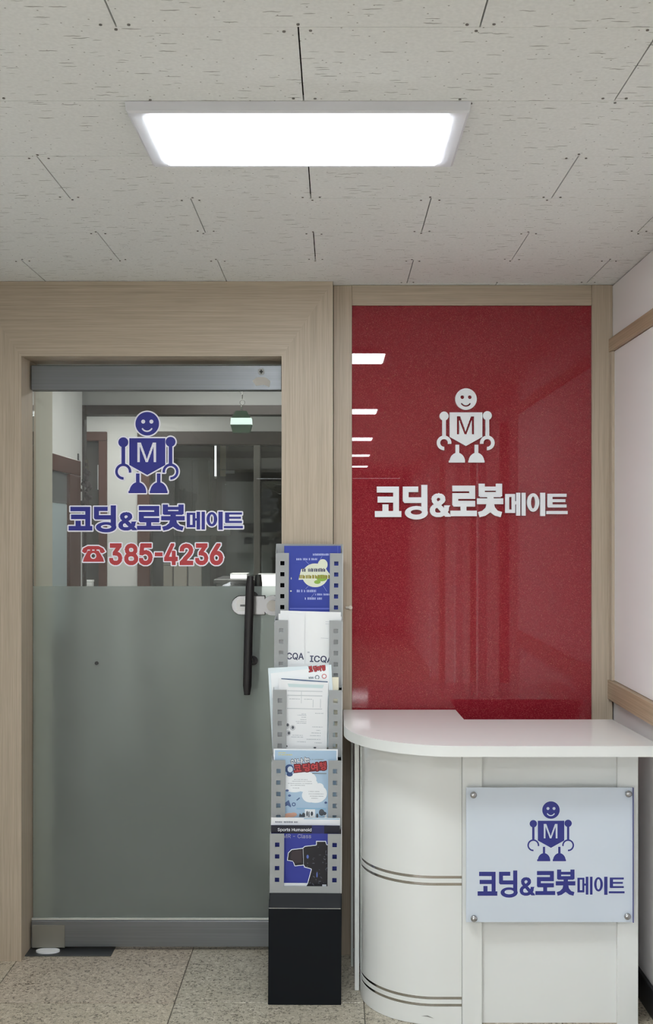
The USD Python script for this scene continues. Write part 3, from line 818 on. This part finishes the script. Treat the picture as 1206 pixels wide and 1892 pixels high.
# 3 sheets in the middle pocket
b5 = Sheet('flyer', 'yellow-edged flyer peeping out behind the white ones in the middle pocket', 'flyer', 540, 625.5, 1251, 0.735, 3.392, pbr('paper_cream', lin(240, 234, 212), 0.6))
b6 = Sheet('flyer', 'pale blue tilted flyer with a red title, behind the others in the middle pocket', 'flyer', 503, 620, 1231, 0.735, 3.384, pbr('paper_pale_blue', lin(226, 238, 244), 0.6), roll=-3.0)
o = lambda x, y: (490 + x / 8.04, 1210 + y / 8.04)
b6.art('white_area', Polygon([o(140, 250), o(1000, 190), o(1000, 620), o(140, 620)]), ink('sheet_white', (244, 247, 250)))
gl = [fit(affinity.rotate(box_glyph(c), -6), *o(710 + 62 * k, 175 - 3 * k), *o(765 + 62 * k, 262 - 4 * k)) for k, c in enumerate(('ko', 'ding', 'yeo', 'haeng'))]
b6.art('title_backing', unary_union([g.buffer(0.8) for g in gl]), ink('title_dark', (110, 40, 48)), 2)
b6.art('title', unary_union(gl), ink('title_red', (196, 70, 74)), 3)
b6.art('upper_title', unary_union([fit(box_glyph(c), *o(690 + 60 * k, 140 - 3 * k), *o(735 + 60 * k, 178 - 3 * k)) for k, c in enumerate(('sin', 'na', 'neun'))]), ink('soft_slate', (150, 156, 170)), 2)
b6.art('round_badges', unary_union([Point(*o(825, 345)).buffer(4.2).difference(Point(*o(825, 345)).buffer(2.6)), scribble(*[o(700, 0)[0], o(775, 0)[0]], o(0, 330)[1], o(0, 362)[1], 12)]), ink('slate', (132, 142, 150)), 2)
b6.art('red_badge', Point(*o(930, 335)).buffer(4.6).difference(Point(*o(930, 335)).buffer(3.0)), ink('badge_red', (206, 130, 130)), 2)
b6.art('side_print', unary_union([ell(*o(x, y), 2.0, 1.8) for x, y in ((930, 495), (915, 590), (925, 660), (912, 780), (905, 860), (905, 1050), (895, 1110))]), ink('photo_dark', (84, 88, 96)), 2)
b7 = Sheet('flyer', 'white flyer in front in the middle pocket, with fine print and a dark top line', 'flyer', 512, 603.5, 1254, 0.735, 3.372, M_PAPER, roll=1.2)
b7.art('top_line', Polygon([o(215, 352), o(560, 368), o(905, 386), o(905, 402), o(540, 388), o(215, 368)]), ink('slate_blue', (96, 116, 146)))
b7.art('tint_band', Polygon([o(310, 430), o(850, 440), o(830, 490), o(330, 480)]), ink('pale_teal', (206, 224, 226)))
b7.art('table_lines', unary_union([sbox(*o(310, 530), *o(830, 545)), sbox(*o(310, 596), *o(830, 612)), sbox(*o(310, 792), *o(830, 806)), sbox(*o(515, 530), *o(524, 720)), sbox(*o(690, 660), *o(700, 780)), sbox(*o(800, 650), *o(810, 780))]), ink('table_grey', (206, 210, 214)))
b7.art('fine_print', unary_union([scribble(o(a, 0)[0], o(c, 0)[0], o(0, y)[1], o(0, y + 12)[1], y) for a, c, y in ((530, 600, 872), (470, 600, 890), (530, 600, 920), (510, 600, 955), (440, 600, 985), (460, 600, 1010), (730, 850, 858), (690, 850, 1060), (750, 820, 1110), (680, 820, 1150), (660, 820, 1190), (610, 820, 1245), (400, 560, 1190), (380, 560, 1215), (470, 600, 1285), (730, 840, 1295), (340, 500, 650), (560, 680, 650))]), ink('print_grey', (186, 190, 196)))
b7.art('round_pictures', unary_union([Point(*o(x, y)).buffer(5.2) for x, y in ((315, 1060), (400, 1085), (335, 1165))]), ink('picture_grey', (206, 208, 212)), 2)
b7.art('picture_marks', unary_union([ell(*o(x, y), 2.2, 2.8) for x, y in ((325, 1045), (402, 1080), (345, 1165))] + [ell(*o(310, 1360), 2.5, 1.5), ell(*o(735, 1375), 2.5, 1.5)]), ink('photo_dark', (84, 88, 96)), 3)

# 4 light blue flyer with the red title
b8 = Sheet('flyer', 'light blue flyer with red title and white clouds, fourth pocket down', 'flyer', 504, 622.5, 1384, 0.525, 3.316, ink('white_border', (236, 240, 246)), roll=0.6)
o = lambda x, y: (490 + x / 8.04, 1380 + y / 8.04)
b8.art('sky_area', sbox(506.5, 1386.5, 620, 1540), ink('sky', (172, 198, 222)))
b8.art('yellow_print', unary_union([scribble(o(185, 0)[0], o(290, 0)[0], o(0, 82)[1], o(0, 96)[1], 21), scribble(o(185, 0)[0], o(390, 0)[0], o(0, 110)[1], o(0, 128)[1], 22)]), ink('print_yellow', (214, 206, 130)), 2)
b8.art('cloud', unary_union([ell(*o(420, 540), 26, 17), ell(*o(560, 480), 24, 15), ell(*o(600, 560), 22, 14), ell(*o(340, 520), 12, 14), ell(*o(800, 690), 14, 14), ell(*o(660, 720), 15, 13), ell(*o(740, 750), 17, 10), ell(*o(800, 600), 8, 8)]), ink('cloud_white', (240, 243, 247)), 2)
b8.art('fine_print', unary_union([scribble(o(a, 0)[0], o(c, 0)[0], o(0, y)[1], o(0, y + 12)[1], y) for a, c, y in ((420, 620, 480), (390, 680, 505), (330, 690, 538), (370, 590, 566), (400, 500, 604), (640, 800, 655), (640, 860, 690), (660, 860, 725), (680, 780, 755))]), ink('print_grey', (186, 190, 196)), 3)
gl = [fit(affinity.rotate(box_glyph(c), -6), *o(425 + 122 * k, 262 - 14 * k), *o(530 + 122 * k, 375 - 12 * k)) for k, c in enumerate(('ko', 'ding', 'yeo', 'haeng'))]
b8.art('title_backing', unary_union([g.buffer(2.0) for g in gl]).union(Polygon([o(430, 280), o(880, 225), o(905, 340), o(640, 370), o(430, 385)])), ink('title_dark', (110, 40, 48)), 3)
b8.art('title', unary_union(gl), ink('title_red', (196, 70, 74)), 4)
gl = [fit(affinity.rotate(box_glyph(c), -5), *o(365 + 100 * k, 180 - 12 * k), *o(450 + 100 * k, 252 - 12 * k)) for k, c in enumerate(('sin', 'na', 'neun'))]
b8.art('upper_title_shadow', unary_union([g.buffer(0.9) for g in gl]), ink('slate_shadow', (96, 98, 112)), 3)
b8.art('upper_title', unary_union(gl), ink('cloud_white', (240, 243, 247)), 4)
b8.art('small_caption', unary_union([scribble(o(680, 0)[0], o(860, 0)[0], o(0, 178)[1], o(0, 192)[1], 31), sbox(*o(690, 385), *o(900, 400))]), ink('slate', (132, 142, 150)), 4)
b8.art('round_figure', unary_union([ell(*o(350, 330), 8.2, 8.5), ell(*o(355, 410), 5.5, 4)]), ink('figure_blue', (58, 82, 130)), 3)
b8.art('round_figure_face', ell(*o(362, 335), 5.0, 5.6), ink('figure_face', (206, 220, 234)), 4)
b8.art('drone_picture', unary_union([Polygon([o(270, 850), o(345, 790), o(380, 880), o(375, 900), o(330, 870), o(280, 890)]), Point(*o(420, 855)).buffer(3.6).difference(Point(*o(420, 855)).buffer(2)), Polygon([o(455, 790), o(500, 752), o(515, 760), o(470, 800)]), ell(*o(355, 725), 2.8, 2), ell(*o(320, 650), 3, 2), ell(*o(895, 825), 2.5, 2)]), ink('figure_blue2', (84, 104, 150)), 3)
b8.art('orange_picture', unary_union([ell(*o(370, 1015), 11, 4), ell(*o(290, 1035), 7, 2.6), ell(*o(420, 1005), 6, 3.5)]), ink('soft_orange', (222, 172, 150)), 3)
b8.art('photo_row', unary_union([sbox(*o(460, 905), *o(900, 930))]), ink('soft_sky', (150, 188, 216)), 3)
b8.art('photo_row_white', unary_union([sbox(*o(585, 925), *o(740, 1045)), sbox(*o(880, 990), *o(915, 1050))]), ink('cloud_white', (240, 243, 247)), 4)
b8.art('photo_row_dark', unary_union([Polygon([o(500, 1040), o(510, 985), o(540, 1010), o(560, 975), o(590, 990), o(590, 1040)]), sbox(*o(640, 960), *o(655, 1040)), ell(*o(690, 990), 2.2, 4), ell(*o(770, 1020), 2, 4), ell(*o(835, 970), 5, 6), ell(*o(880, 985), 3, 3), ell(*o(620, 990), 1.6, 5)]), ink('photo_dark', (84, 88, 96)), 5)

# 5 lowest pocket
b9 = Sheet('leaflet', 'white-topped leaflet with tiny print, behind the robot booklet in the lowest pocket', 'leaflet', 499.5, 627, 1511, 0.335, 3.276, M_PAPER, roll=0.5)
b9.art('tiny_print', unary_union([scribble(507, 520, 1517.5, 1520.5, 41), scribble(523, 549, 1517.5, 1520.5, 42)]), ink('print_grey2', (130, 134, 144)))
b9.art('blue_trim', sbox(560, 1512, 626, 1513.5), ink('soft_sky', (150, 188, 216)))
b10 = Sheet('booklet', 'dark blue booklet showing a black humanoid robot, lowest pocket of the rack', 'booklet', 499.5, 627, 1525, 0.330, 3.262, ink('booklet_blue', (48, 58, 150)), roll=0.4)
b10.art('title_band', sbox(498, 1524, 575, 1540).union(sbox(598, 1524, 630, 1540)), ink('band_black', (28, 28, 44)))
b10.art('title_band_blend', sbox(575, 1524, 598, 1540), ink('band_blue', (38, 42, 100)))
b10.art('title', fit(inter('Sports Humanoid', 2.0), 512, 1530, 574.5, 1537.6), ink('title_white', (228, 230, 236)), 2)
b10.art('subtitle', fit(inter('MR - Class', 2.0), 522, 1541.2, 574, 1548.8), ink('subtitle_grey', (150, 152, 178)), 2)
o = lambda x, y: (480 + x / 5.7, 1560 + y / 5.7)
b10.art('white_foot', sbox(*o(200, 408), *o(720, 600)), ink('sheet_white', (244, 247, 250)))
b10.art('grey_caption', sbox(*o(232, 465), *o(425, 522)), ink('caption_grey', (150, 152, 156)), 2)
b10.art('caption_print', scribble(o(240, 0)[0], o(345, 0)[0], o(0, 472)[1], o(0, 488)[1], 51), ink('dark_print2', (60, 60, 66)), 3)
sil = Polygon([o(285, 170), o(295, 90), o(330, 55), o(445, 40), o(470, 20), o(590, 5), o(590, -35), o(690, -35), o(700, 0), o(730, 5), o(730, 525), o(455, 525), o(465, 470), o(500, 410), o(540, 260), o(465, 240), o(460, 220), o(365, 230), o(345, 180)]).buffer(1.0).buffer(-0.6)
b10.art('robot_halo', sil, ink('halo_white', (226, 230, 240)), 3)
b10.art('robot_figure', sil.buffer(-1.5).difference(sbox(*o(655, 420), *o(700, 480))).difference(LineString([o(452, 45), o(458, 215)]).buffer(0.35)), ink('robot_black', (30, 29, 36)), 4)
r5 = random.Random(5)
bits = []
for k in range(46):
    x, y = r5.uniform(480, 700), r5.uniform(20, 510)
    if Point(*o(x, y)).within(sil.buffer(-3)):
        bits.append(affinity.rotate(sbox(o(x, y)[0], o(x, y)[1], o(x, y)[0] + r5.uniform(1, 5), o(x, y)[1] + r5.uniform(0.5, 1.8)), r5.choice((0, 90, 40, -30))))
b10.art('robot_highlights', unary_union(bits), ink('robot_grey', (84, 86, 98)), 5)
b10.art('robot_blue_light', unary_union([ell(*o(500, 130), 2.2, 3.5), ell(*o(600, 320), 1.2, 5)]), ink('robot_blue', (92, 112, 190)), 6)
b10.art('robot_head_shade', Polygon([o(330, 70), o(440, 60), o(440, 190), o(365, 200), o(320, 150)]), ink('robot_brown', (58, 48, 54)), 5)

# ------------------------------------------------------------------ the room behind the glass
M_BROWN = pbr('red_brown_wood', lin(84, 52, 43), 0.4)
M_BROWN2 = pbr('dark_brown_wood', lin(52, 42, 40), 0.45)
M_INW = pbr('inner_white_wall', (0.72, 0.73, 0.72), 0.6)
M_JAMB = pbr('inner_jamb', lin(196, 192, 176), 0.6)
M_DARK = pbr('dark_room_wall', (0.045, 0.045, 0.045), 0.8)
ZI = ZC - 0.0005
IX = -1.25
wi = thing('wall_inside', 'walls of the room behind the glass door', kind='structure')
obj('jamb', bx(-1.35, OX0 - 0.001, F + 0.171, 3.92, 0, ZI), M_JAMB, wi)
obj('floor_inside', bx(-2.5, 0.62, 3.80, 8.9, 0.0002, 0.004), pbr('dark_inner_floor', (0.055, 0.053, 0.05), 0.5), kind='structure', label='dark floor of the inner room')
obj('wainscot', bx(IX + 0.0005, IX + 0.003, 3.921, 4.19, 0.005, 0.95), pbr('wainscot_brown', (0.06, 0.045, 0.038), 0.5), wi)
obj('lintel', bx(OX0, OX1 + 0.02, F + 0.171, 3.9, OZ, ZI), M_INW, wi)
obj('side_wall', bx(-1.35, IX, 3.921, 5.25, 0, ZI), M_INW, wi)
obj('return_wall', bx(-2.5, -1.351, 5.15, 5.25, 0, ZI), M_INW, wi)
obj('right_wall', bx(0.62, 0.7, F + 0.2, 9.0, 0, ZI), M_INW, wi)
obj('front_wall', bx(OX1 + 0.021, 0.62, R + 0.15, 3.92, 0, ZI), M_INW, wi)
obj('dark_post', bx(wx(150, 5.27), wx(157.5, 5.27), 5.252, 5.30, 0, 2.05), M_BROWN2, wi)
obj('bulkhead', bx(-2.4, 0.62, 5.30, 5.38, 2.056, ZI), pbr('grey_bulkhead', (0.42, 0.43, 0.43), 0.6), wi)
obj('beam', bx(-2.4, 0.62, 5.285, 5.38, 2.009, 2.0555), M_BROWN2, wi)
BW = 6.8
zt, zl = wz(798, BW), wz(822, BW)
ax, bxx, cx_, dx_ = wx(150, BW), wx(198, BW), wx(255, BW), 0.5
obj('rear_wall', cat_([bx(-2.5, 0.62, BW + 0.005, BW + 0.1, zt, ZI), bx(bxx, cx_, BW + 0.005, BW + 0.1, 0, zt), bx(-2.5, ax - 0.4, BW + 0.005, BW + 0.1, 0, zt)]), M_INW, wi)
obj('far_side_wall', bx(-2.5, -2.4, 5.3, BW + 0.004, 0, ZI), M_INW, wi)
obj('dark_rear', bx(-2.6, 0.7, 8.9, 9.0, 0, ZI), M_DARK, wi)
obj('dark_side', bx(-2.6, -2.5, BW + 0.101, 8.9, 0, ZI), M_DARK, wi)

d2 = thing('door_2', 'brown door frame in side wall inside', kind='structure')
hz = 1.768
obj('frame_head', bevel_box(IX + 0.001, IX + 0.02, 4.2, 5.14, 1.695, hz, 0.002), M_BROWN, d2)
obj('frame_jamb', bevel_box(IX + 0.001, IX + 0.02, 4.93, 5.14, 0.001, 1.694, 0.002), M_BROWN, d2)
obj('upper_pane', bx(IX + 0.001, IX + 0.006, 4.2, 4.929, 1.555, 1.694), pbr('pane_dim', (0.14, 0.15, 0.15), 0.1), d2)
obj('lower_board', bx(IX + 0.001, IX + 0.010, 4.2, 4.929, 0.005, 0.98), M_BROWN2, d2)
obj('lower_pane', bx(IX + 0.001, IX + 0.006, 4.2, 4.929, 0.985, 1.553), pbr('pane_teal', (0.42, 0.50, 0.52), 0.3), d2)
d3 = thing('door_3', 'red-brown door frame in rear wall inside', kind='structure')
obj('frame_head', bevel_box(ax - 0.4, bxx, BW - 0.02, BW + 0.06, zt - 0.058, zt, 0.003), M_BROWN, d3)
obj('frame_jamb', bevel_box(wx(183, BW), bxx, BW - 0.02, BW + 0.06, 0.001, zt - 0.059, 0.003), M_BROWN, d3)
obj('door_leaf', bx(ax - 0.4, wx(180, BW), BW + 0.07, BW + 0.10, 0.001, zt - 0.059), pbr('leaf_dark', (0.06, 0.055, 0.05), 0.4), d3)
obj('push_plate', bx(wx(176, BW), wx(179, BW), BW + 0.06, BW + 0.069, 1.7, 1.86), M_PAPER, d3)
w1 = thing('window_1', 'dark brown framed inner window', kind='structure')
obj('frame_head', bevel_box(cx_, 0.6, BW - 0.03, BW + 0.08, zl, zt, 0.003), M_BROWN2, w1)
obj('frame_jamb', bevel_box(cx_, wx(278, BW), BW - 0.03, BW + 0.08, 0.001, zl - 0.001, 0.003), M_BROWN, w1)
obj('mullion', bevel_box(wx(469, BW), wx(481, BW), BW - 0.02, BW + 0.06, 0.001, zl - 0.001, 0.003), pbr('mullion_grey', (0.16, 0.155, 0.14), 0.5), w1)
obj('pane', bx(wx(278, BW) + 0.001, wx(469, BW) - 0.001, BW + 0.02, BW + 0.026, 0.05, zl - 0.001), M_GLASS, w1)
obj('pane', bx(wx(481, BW) + 0.001, 0.59, BW + 0.02, BW + 0.026, 0.05, zl - 0.001), M_GLASS, w1)
# things seen dimly in the dark room
CY = 7.9
cab = thing('cabinet', 'grey metal cabinet dimly seen through the inner window', 'cabinet', (wx(355, CY), CY, 0))
cw = wx(388, CY) - wx(322, CY)
obj('body', bx(-cw / 2, cw / 2, 0, 0.4, 0.0, 1.98), pbr('cabinet_grey', (0.17, 0.19, 0.20), 0.5), cab)
obj('door', bevel_box(-cw / 2 + 0.006, -0.004, -0.018, -0.001, 1.50, 1.96, 0.003), pbr('cabinet_face', (0.20, 0.225, 0.24), 0.45), cab)
obj('door', bevel_box(0.004, cw / 2 - 0.006, -0.018, -0.001, 1.50, 1.96, 0.003), pbr('cabinet_face', (0.20, 0.225, 0.24), 0.45), cab)
obj('shelf_front', bevel_box(-cw / 2, cw / 2 + 0.15, -0.03, -0.001, 1.40, 1.46, 0.003), pbr('cabinet_grey2', (0.24, 0.25, 0.26), 0.5), cab)
tb = thing('tube_lamp', 'thin white vertical light tube in the dark room', 'lamp', (wx(398, CY), CY, wz(880, CY)))
obj('tube', trimesh.creation.cylinder(radius=0.007, segment=((0, 0, 0), (0, 0, wz(823, CY) - wz(880, CY))), sections=12), emit('tube_glow', (0.95, 0.97, 1.0), 1.1), tb)
obj('cap', trimesh.creation.cylinder(radius=0.009, segment=((0, 0, -0.02), (0, 0, -0.0005)), sections=12), M_WHITE2, tb)
ys = thing('blind', 'narrow yellowish blind strip beside the light tube in the dark room', 'blind', (wx(412, CY), CY, wz(880, CY)))
hh = wz(823, CY) - wz(880, CY)
obj('strip', bx(-0.022, 0.02, 0, 0.006, 0.05, hh), pbr('blind_yellow', (0.62, 0.55, 0.36), 0.6), ys)
obj('strip', bx(-0.022, 0.02, 0, 0.006, 0.0, 0.047), pbr('blind_yellow', (0.62, 0.55, 0.36), 0.6), ys)
obj('bottom_bar', bx(0.022, 0.085, 0, 0.01, 0.02, 0.045), M_PAPER, ys)
CY2 = 6.3
for k, (xa, xb, c) in enumerate(((300, 318, (0.30, 0.28, 0.24)), (319, 345, (0.36, 0.34, 0.29)), (346, 372, (0.33, 0.32, 0.29)))):
    z1 = wz((1045, 1036, 1040)[k], CY2)
    bk = thing('folding_screen', ('narrow', 'widest', 'outermost')[k] + ' beige board standing against the inner window', 'board', (wx((xa + xb) / 2, CY2), CY2 + 0.02, 0))
    w_ = (wx(xb, CY2) - wx(xa, CY2)) / 2 - 0.002
    obj('board', bevel_box(-w_, w_, 0, 0.02, 0.0, z1, 0.003), pbr(f'board_beige_{("a","b","c")[k]}', c, 0.6), bk)
    obj('top_cap', bevel_box(-w_, w_, -0.004, 0.024, z1 + 0.0005, z1 + 0.012, 0.002), pbr('board_cap', (0.2, 0.19, 0.17), 0.5), bk)
KY = 4.6
kb = thing('low_cupboard', 'dark low cupboard just inside the glass door', 'cupboard', (wx(462, KY), KY, 0))
kw = (wx(524, KY) - wx(398, KY)) / 2
kz = wz(1070, KY)
obj('body', bevel_box(-kw, kw + 0.2, 0, 0.35, 0.0, kz - 0.02, 0.003), pbr('cupboard_dark', (0.07, 0.075, 0.075), 0.4), kb)
obj('top', bevel_box(-kw - 0.01, kw + 0.21, -0.01, 0.36, kz - 0.0195, kz, 0.003), pbr('cupboard_top', (0.09, 0.09, 0.09), 0.35), kb)
obj('door', bevel_box(-kw + 0.01, kw * 0.4, -0.016, -0.001, 0.05, kz - 0.03, 0.003), pbr('cupboard_front', (0.08, 0.085, 0.085), 0.4), kb)
obj('door', bevel_box(kw * 0.4 + 0.006, kw + 0.19, -0.016, -0.001, 0.05, kz - 0.03, 0.003), pbr('cupboard_front', (0.08, 0.085, 0.085), 0.4), kb)
M_BRIGHT = pbr('bright_card', (0.95, 0.95, 0.94), 0.5)
M_GLOW = emit('added_box_glow', (1.0, 1.0, 0.98), 0.9)  # glow added to the card boxes so they read bright white; no known lamp
for (xa, xb, ya, yb, yy, lab) in ((425, 456, 1060, 1069.5, KY + 0.05, 'long white card box with added glow lying on the dark cupboard behind the door handle'),
                                  (477, 530, 1060, 1086, KY - 0.055, 'larger white card box with added glow beside the dark cupboard, next to the rack')):
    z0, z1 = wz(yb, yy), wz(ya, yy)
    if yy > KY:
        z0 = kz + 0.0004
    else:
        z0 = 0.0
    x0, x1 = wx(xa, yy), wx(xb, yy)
    t = thing('glowing_card_box', lab, 'light box', ((x0 + x1) / 2, yy, z0))
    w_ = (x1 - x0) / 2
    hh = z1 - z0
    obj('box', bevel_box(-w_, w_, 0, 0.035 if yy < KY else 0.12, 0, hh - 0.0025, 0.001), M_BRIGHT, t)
    obj('glow_face', bx(-w_ + 0.001, w_ - 0.001, -0.002, -0.0002, max(0.0005, hh - 0.09), hh - 0.004), M_GLOW, t)
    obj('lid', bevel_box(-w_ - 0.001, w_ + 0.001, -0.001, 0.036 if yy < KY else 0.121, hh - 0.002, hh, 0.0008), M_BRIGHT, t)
ws_y = 5.5
t = thing('white_stand', 'slim white stand glimpsed at the foot of the brown door frame', 'stand', (wx(163.5, ws_y), ws_y, 0))
ww = wx(170, ws_y) - wx(163.5, ws_y)
zz = wz(1072, ws_y)
obj('post', bevel_box(-ww, ww, 0, 0.04, 0, zz - 0.01, 0.002), M_BRIGHT, t)
obj('cap', bevel_box(-ww - 0.002, ww + 0.002, -0.002, 0.042, zz - 0.0095, zz, 0.001), M_BRIGHT, t)

# dried flowers hanging on the end of the side wall
fy = 5.16
fl = thing('dried_flowers', 'bunch of dark dried flowers hanging by the brown door frame', 'dried flowers', (wx(160, fy), fy, wz(930, fy)))
fm = []
r9 = random.Random(9)
Hf = wz(868, fy) - wz(930, fy)
for k in range(46):
    u = r9.random()
    rr_ = 0.026 * (0.55 + 0.6 * math.sin(math.pi * min(1, u + 0.15)))
    q = trimesh.creation.icosphere(subdivisions=1, radius=r9.uniform(0.007, 0.013))
    q.vertices *= 1 + 0.5 * (meshkit.noise(q.vertices * 160 + k, 3)[:, None] - 0.5)
    a = r9.uniform(0, 2 * math.pi)
    q.apply_translation((rr_ * math.cos(a) * r9.random(), 0.02 * math.sin(a) * r9.random(), u * Hf))
    fm.append(q)
obj('flower_heads', cat_(fm), pbr('dried_petal', (0.055, 0.042, 0.045), 0.8), fl, kind='stuff')
obj('stems', cat_([trimesh.creation.cylinder(radius=0.0016, segment=((0.006 * k, 0, Hf * 0.9), (0.003 * k, 0, Hf + 0.05)), sections=6) for k in (-2, -1, 0, 1, 2)]), pbr('dried_stem', (0.10, 0.085, 0.06), 0.8), fl)
obj('tie', trimesh.creation.cylinder(radius=0.008, segment=((0, 0, Hf + 0.02), (0, 0, Hf + 0.032)), sections=12), M_BROWN2, fl)
# wall bracket above them
bk = thing('wall_bracket', 'small dark bracket on the inner white wall above the dried flowers', 'bracket', (wx(142, fy), fy, wz(862, fy)))
obj('plate', bevel_box(-0.012, 0.010, -0.006, 0.006, 0, wz(838, fy) - wz(862, fy), 0.002), pbr('bracket_dark', (0.06, 0.06, 0.06), 0.5), bk)
obj('arm', bevel_box(-0.008, 0.02, -0.02, -0.006, 0.02, 0.03, 0.002), pbr('bracket_dark', (0.06, 0.06, 0.06), 0.5), bk)

# hanging green sign, modelled behind the glass in place of a reflection in it
EY = 4.3
ex_ = thing('hanging_sign', 'small green lit sign on a chain, modelled behind the glass in place of its reflection', 'sign', (wx(446, EY), EY, wz(800, EY)))
zA, zB, zC_ = wz(760, EY) - wz(800, EY), wz(785, EY) - wz(800, EY), wz(773, EY) - wz(800, EY)
gm = pbr('sign_green', (0.10, 0.22, 0.14), 0.15, transmission_weight=0.3)
prof = lambda wt, wb, z0, z1: trimesh.convex.convex_hull(np.array([(sx_ * w_, sy_ * 0.02, z) for w_, z in ((wb, z0), (wt, z1)) for sx_ in (-1, 1) for sy_ in (-1, 1)]))
obj('lower_body', prof(0.043, 0.034, 0, zB - 0.0005), gm, ex_)
obj('lit_band', prof(0.041, 0.043, zB, zC_), emit('sign_band', (0.72, 0.95, 0.80), 0.75), ex_)
obj('upper_body', prof(0.022, 0.038, zC_ + 0.0005, zA), gm, ex_)
links = []
zc0, zc1 = zA, ZC - 0.002 - wz(800, EY)
n = 14
for k in range(n):
    z = zc0 + (zc1 - zc0) * (k + 0.5) / n
    tr = trimesh.creation.torus(major_radius=(zc1 - zc0) / n * 0.42, minor_radius=0.0014, major_sections=12, minor_sections=6)
    tr.apply_transform(trimesh.transformations.rotation_matrix(math.pi / 2, (1, 0, 0) if k % 2 else (0, 1, 0)))
    tr.apply_translation((0.004 * math.sin(k), 0, z))
    links.append(tr)
obj('chain', cat_(links), pbr('chain_grey', (0.25, 0.25, 0.24), 0.4, metallic=0.8), ex_, kind='stuff')
obj('hook', trimesh.creation.cylinder(radius=0.004, segment=((0, 0, zA), (0, 0, zA + 0.02)), sections=10), pbr('chain_grey', (0.25, 0.25, 0.24), 0.4, metallic=0.8), ex_)

# lamps of the inner room (hidden above the lintel and the bulkhead)
for (x, y, sx_, sy_, lab) in ((-0.45, 4.62, 0.30, 0.30, 'square ceiling light inside, between the glass door and the beam'), (-1.2, 6.1, 0.30, 0.30, 'square ceiling light inside, beyond the beam')):
    t = thing('inner_light', lab, 'ceiling light', (x, y, ZC))
    obj('frame', bevel_box(-sx_ - 0.02, sx_ + 0.02, -sy_ - 0.02, sy_ + 0.02, -0.02, -0.0002, 0.003), pbr('lamp_frame', (0.72, 0.73, 0.78), 0.45), t)
    obj('diffuser', bevel_box(-sx_, sx_, -sy_, sy_, -0.026, -0.0202, 0.002), M_LENS_IN, t)
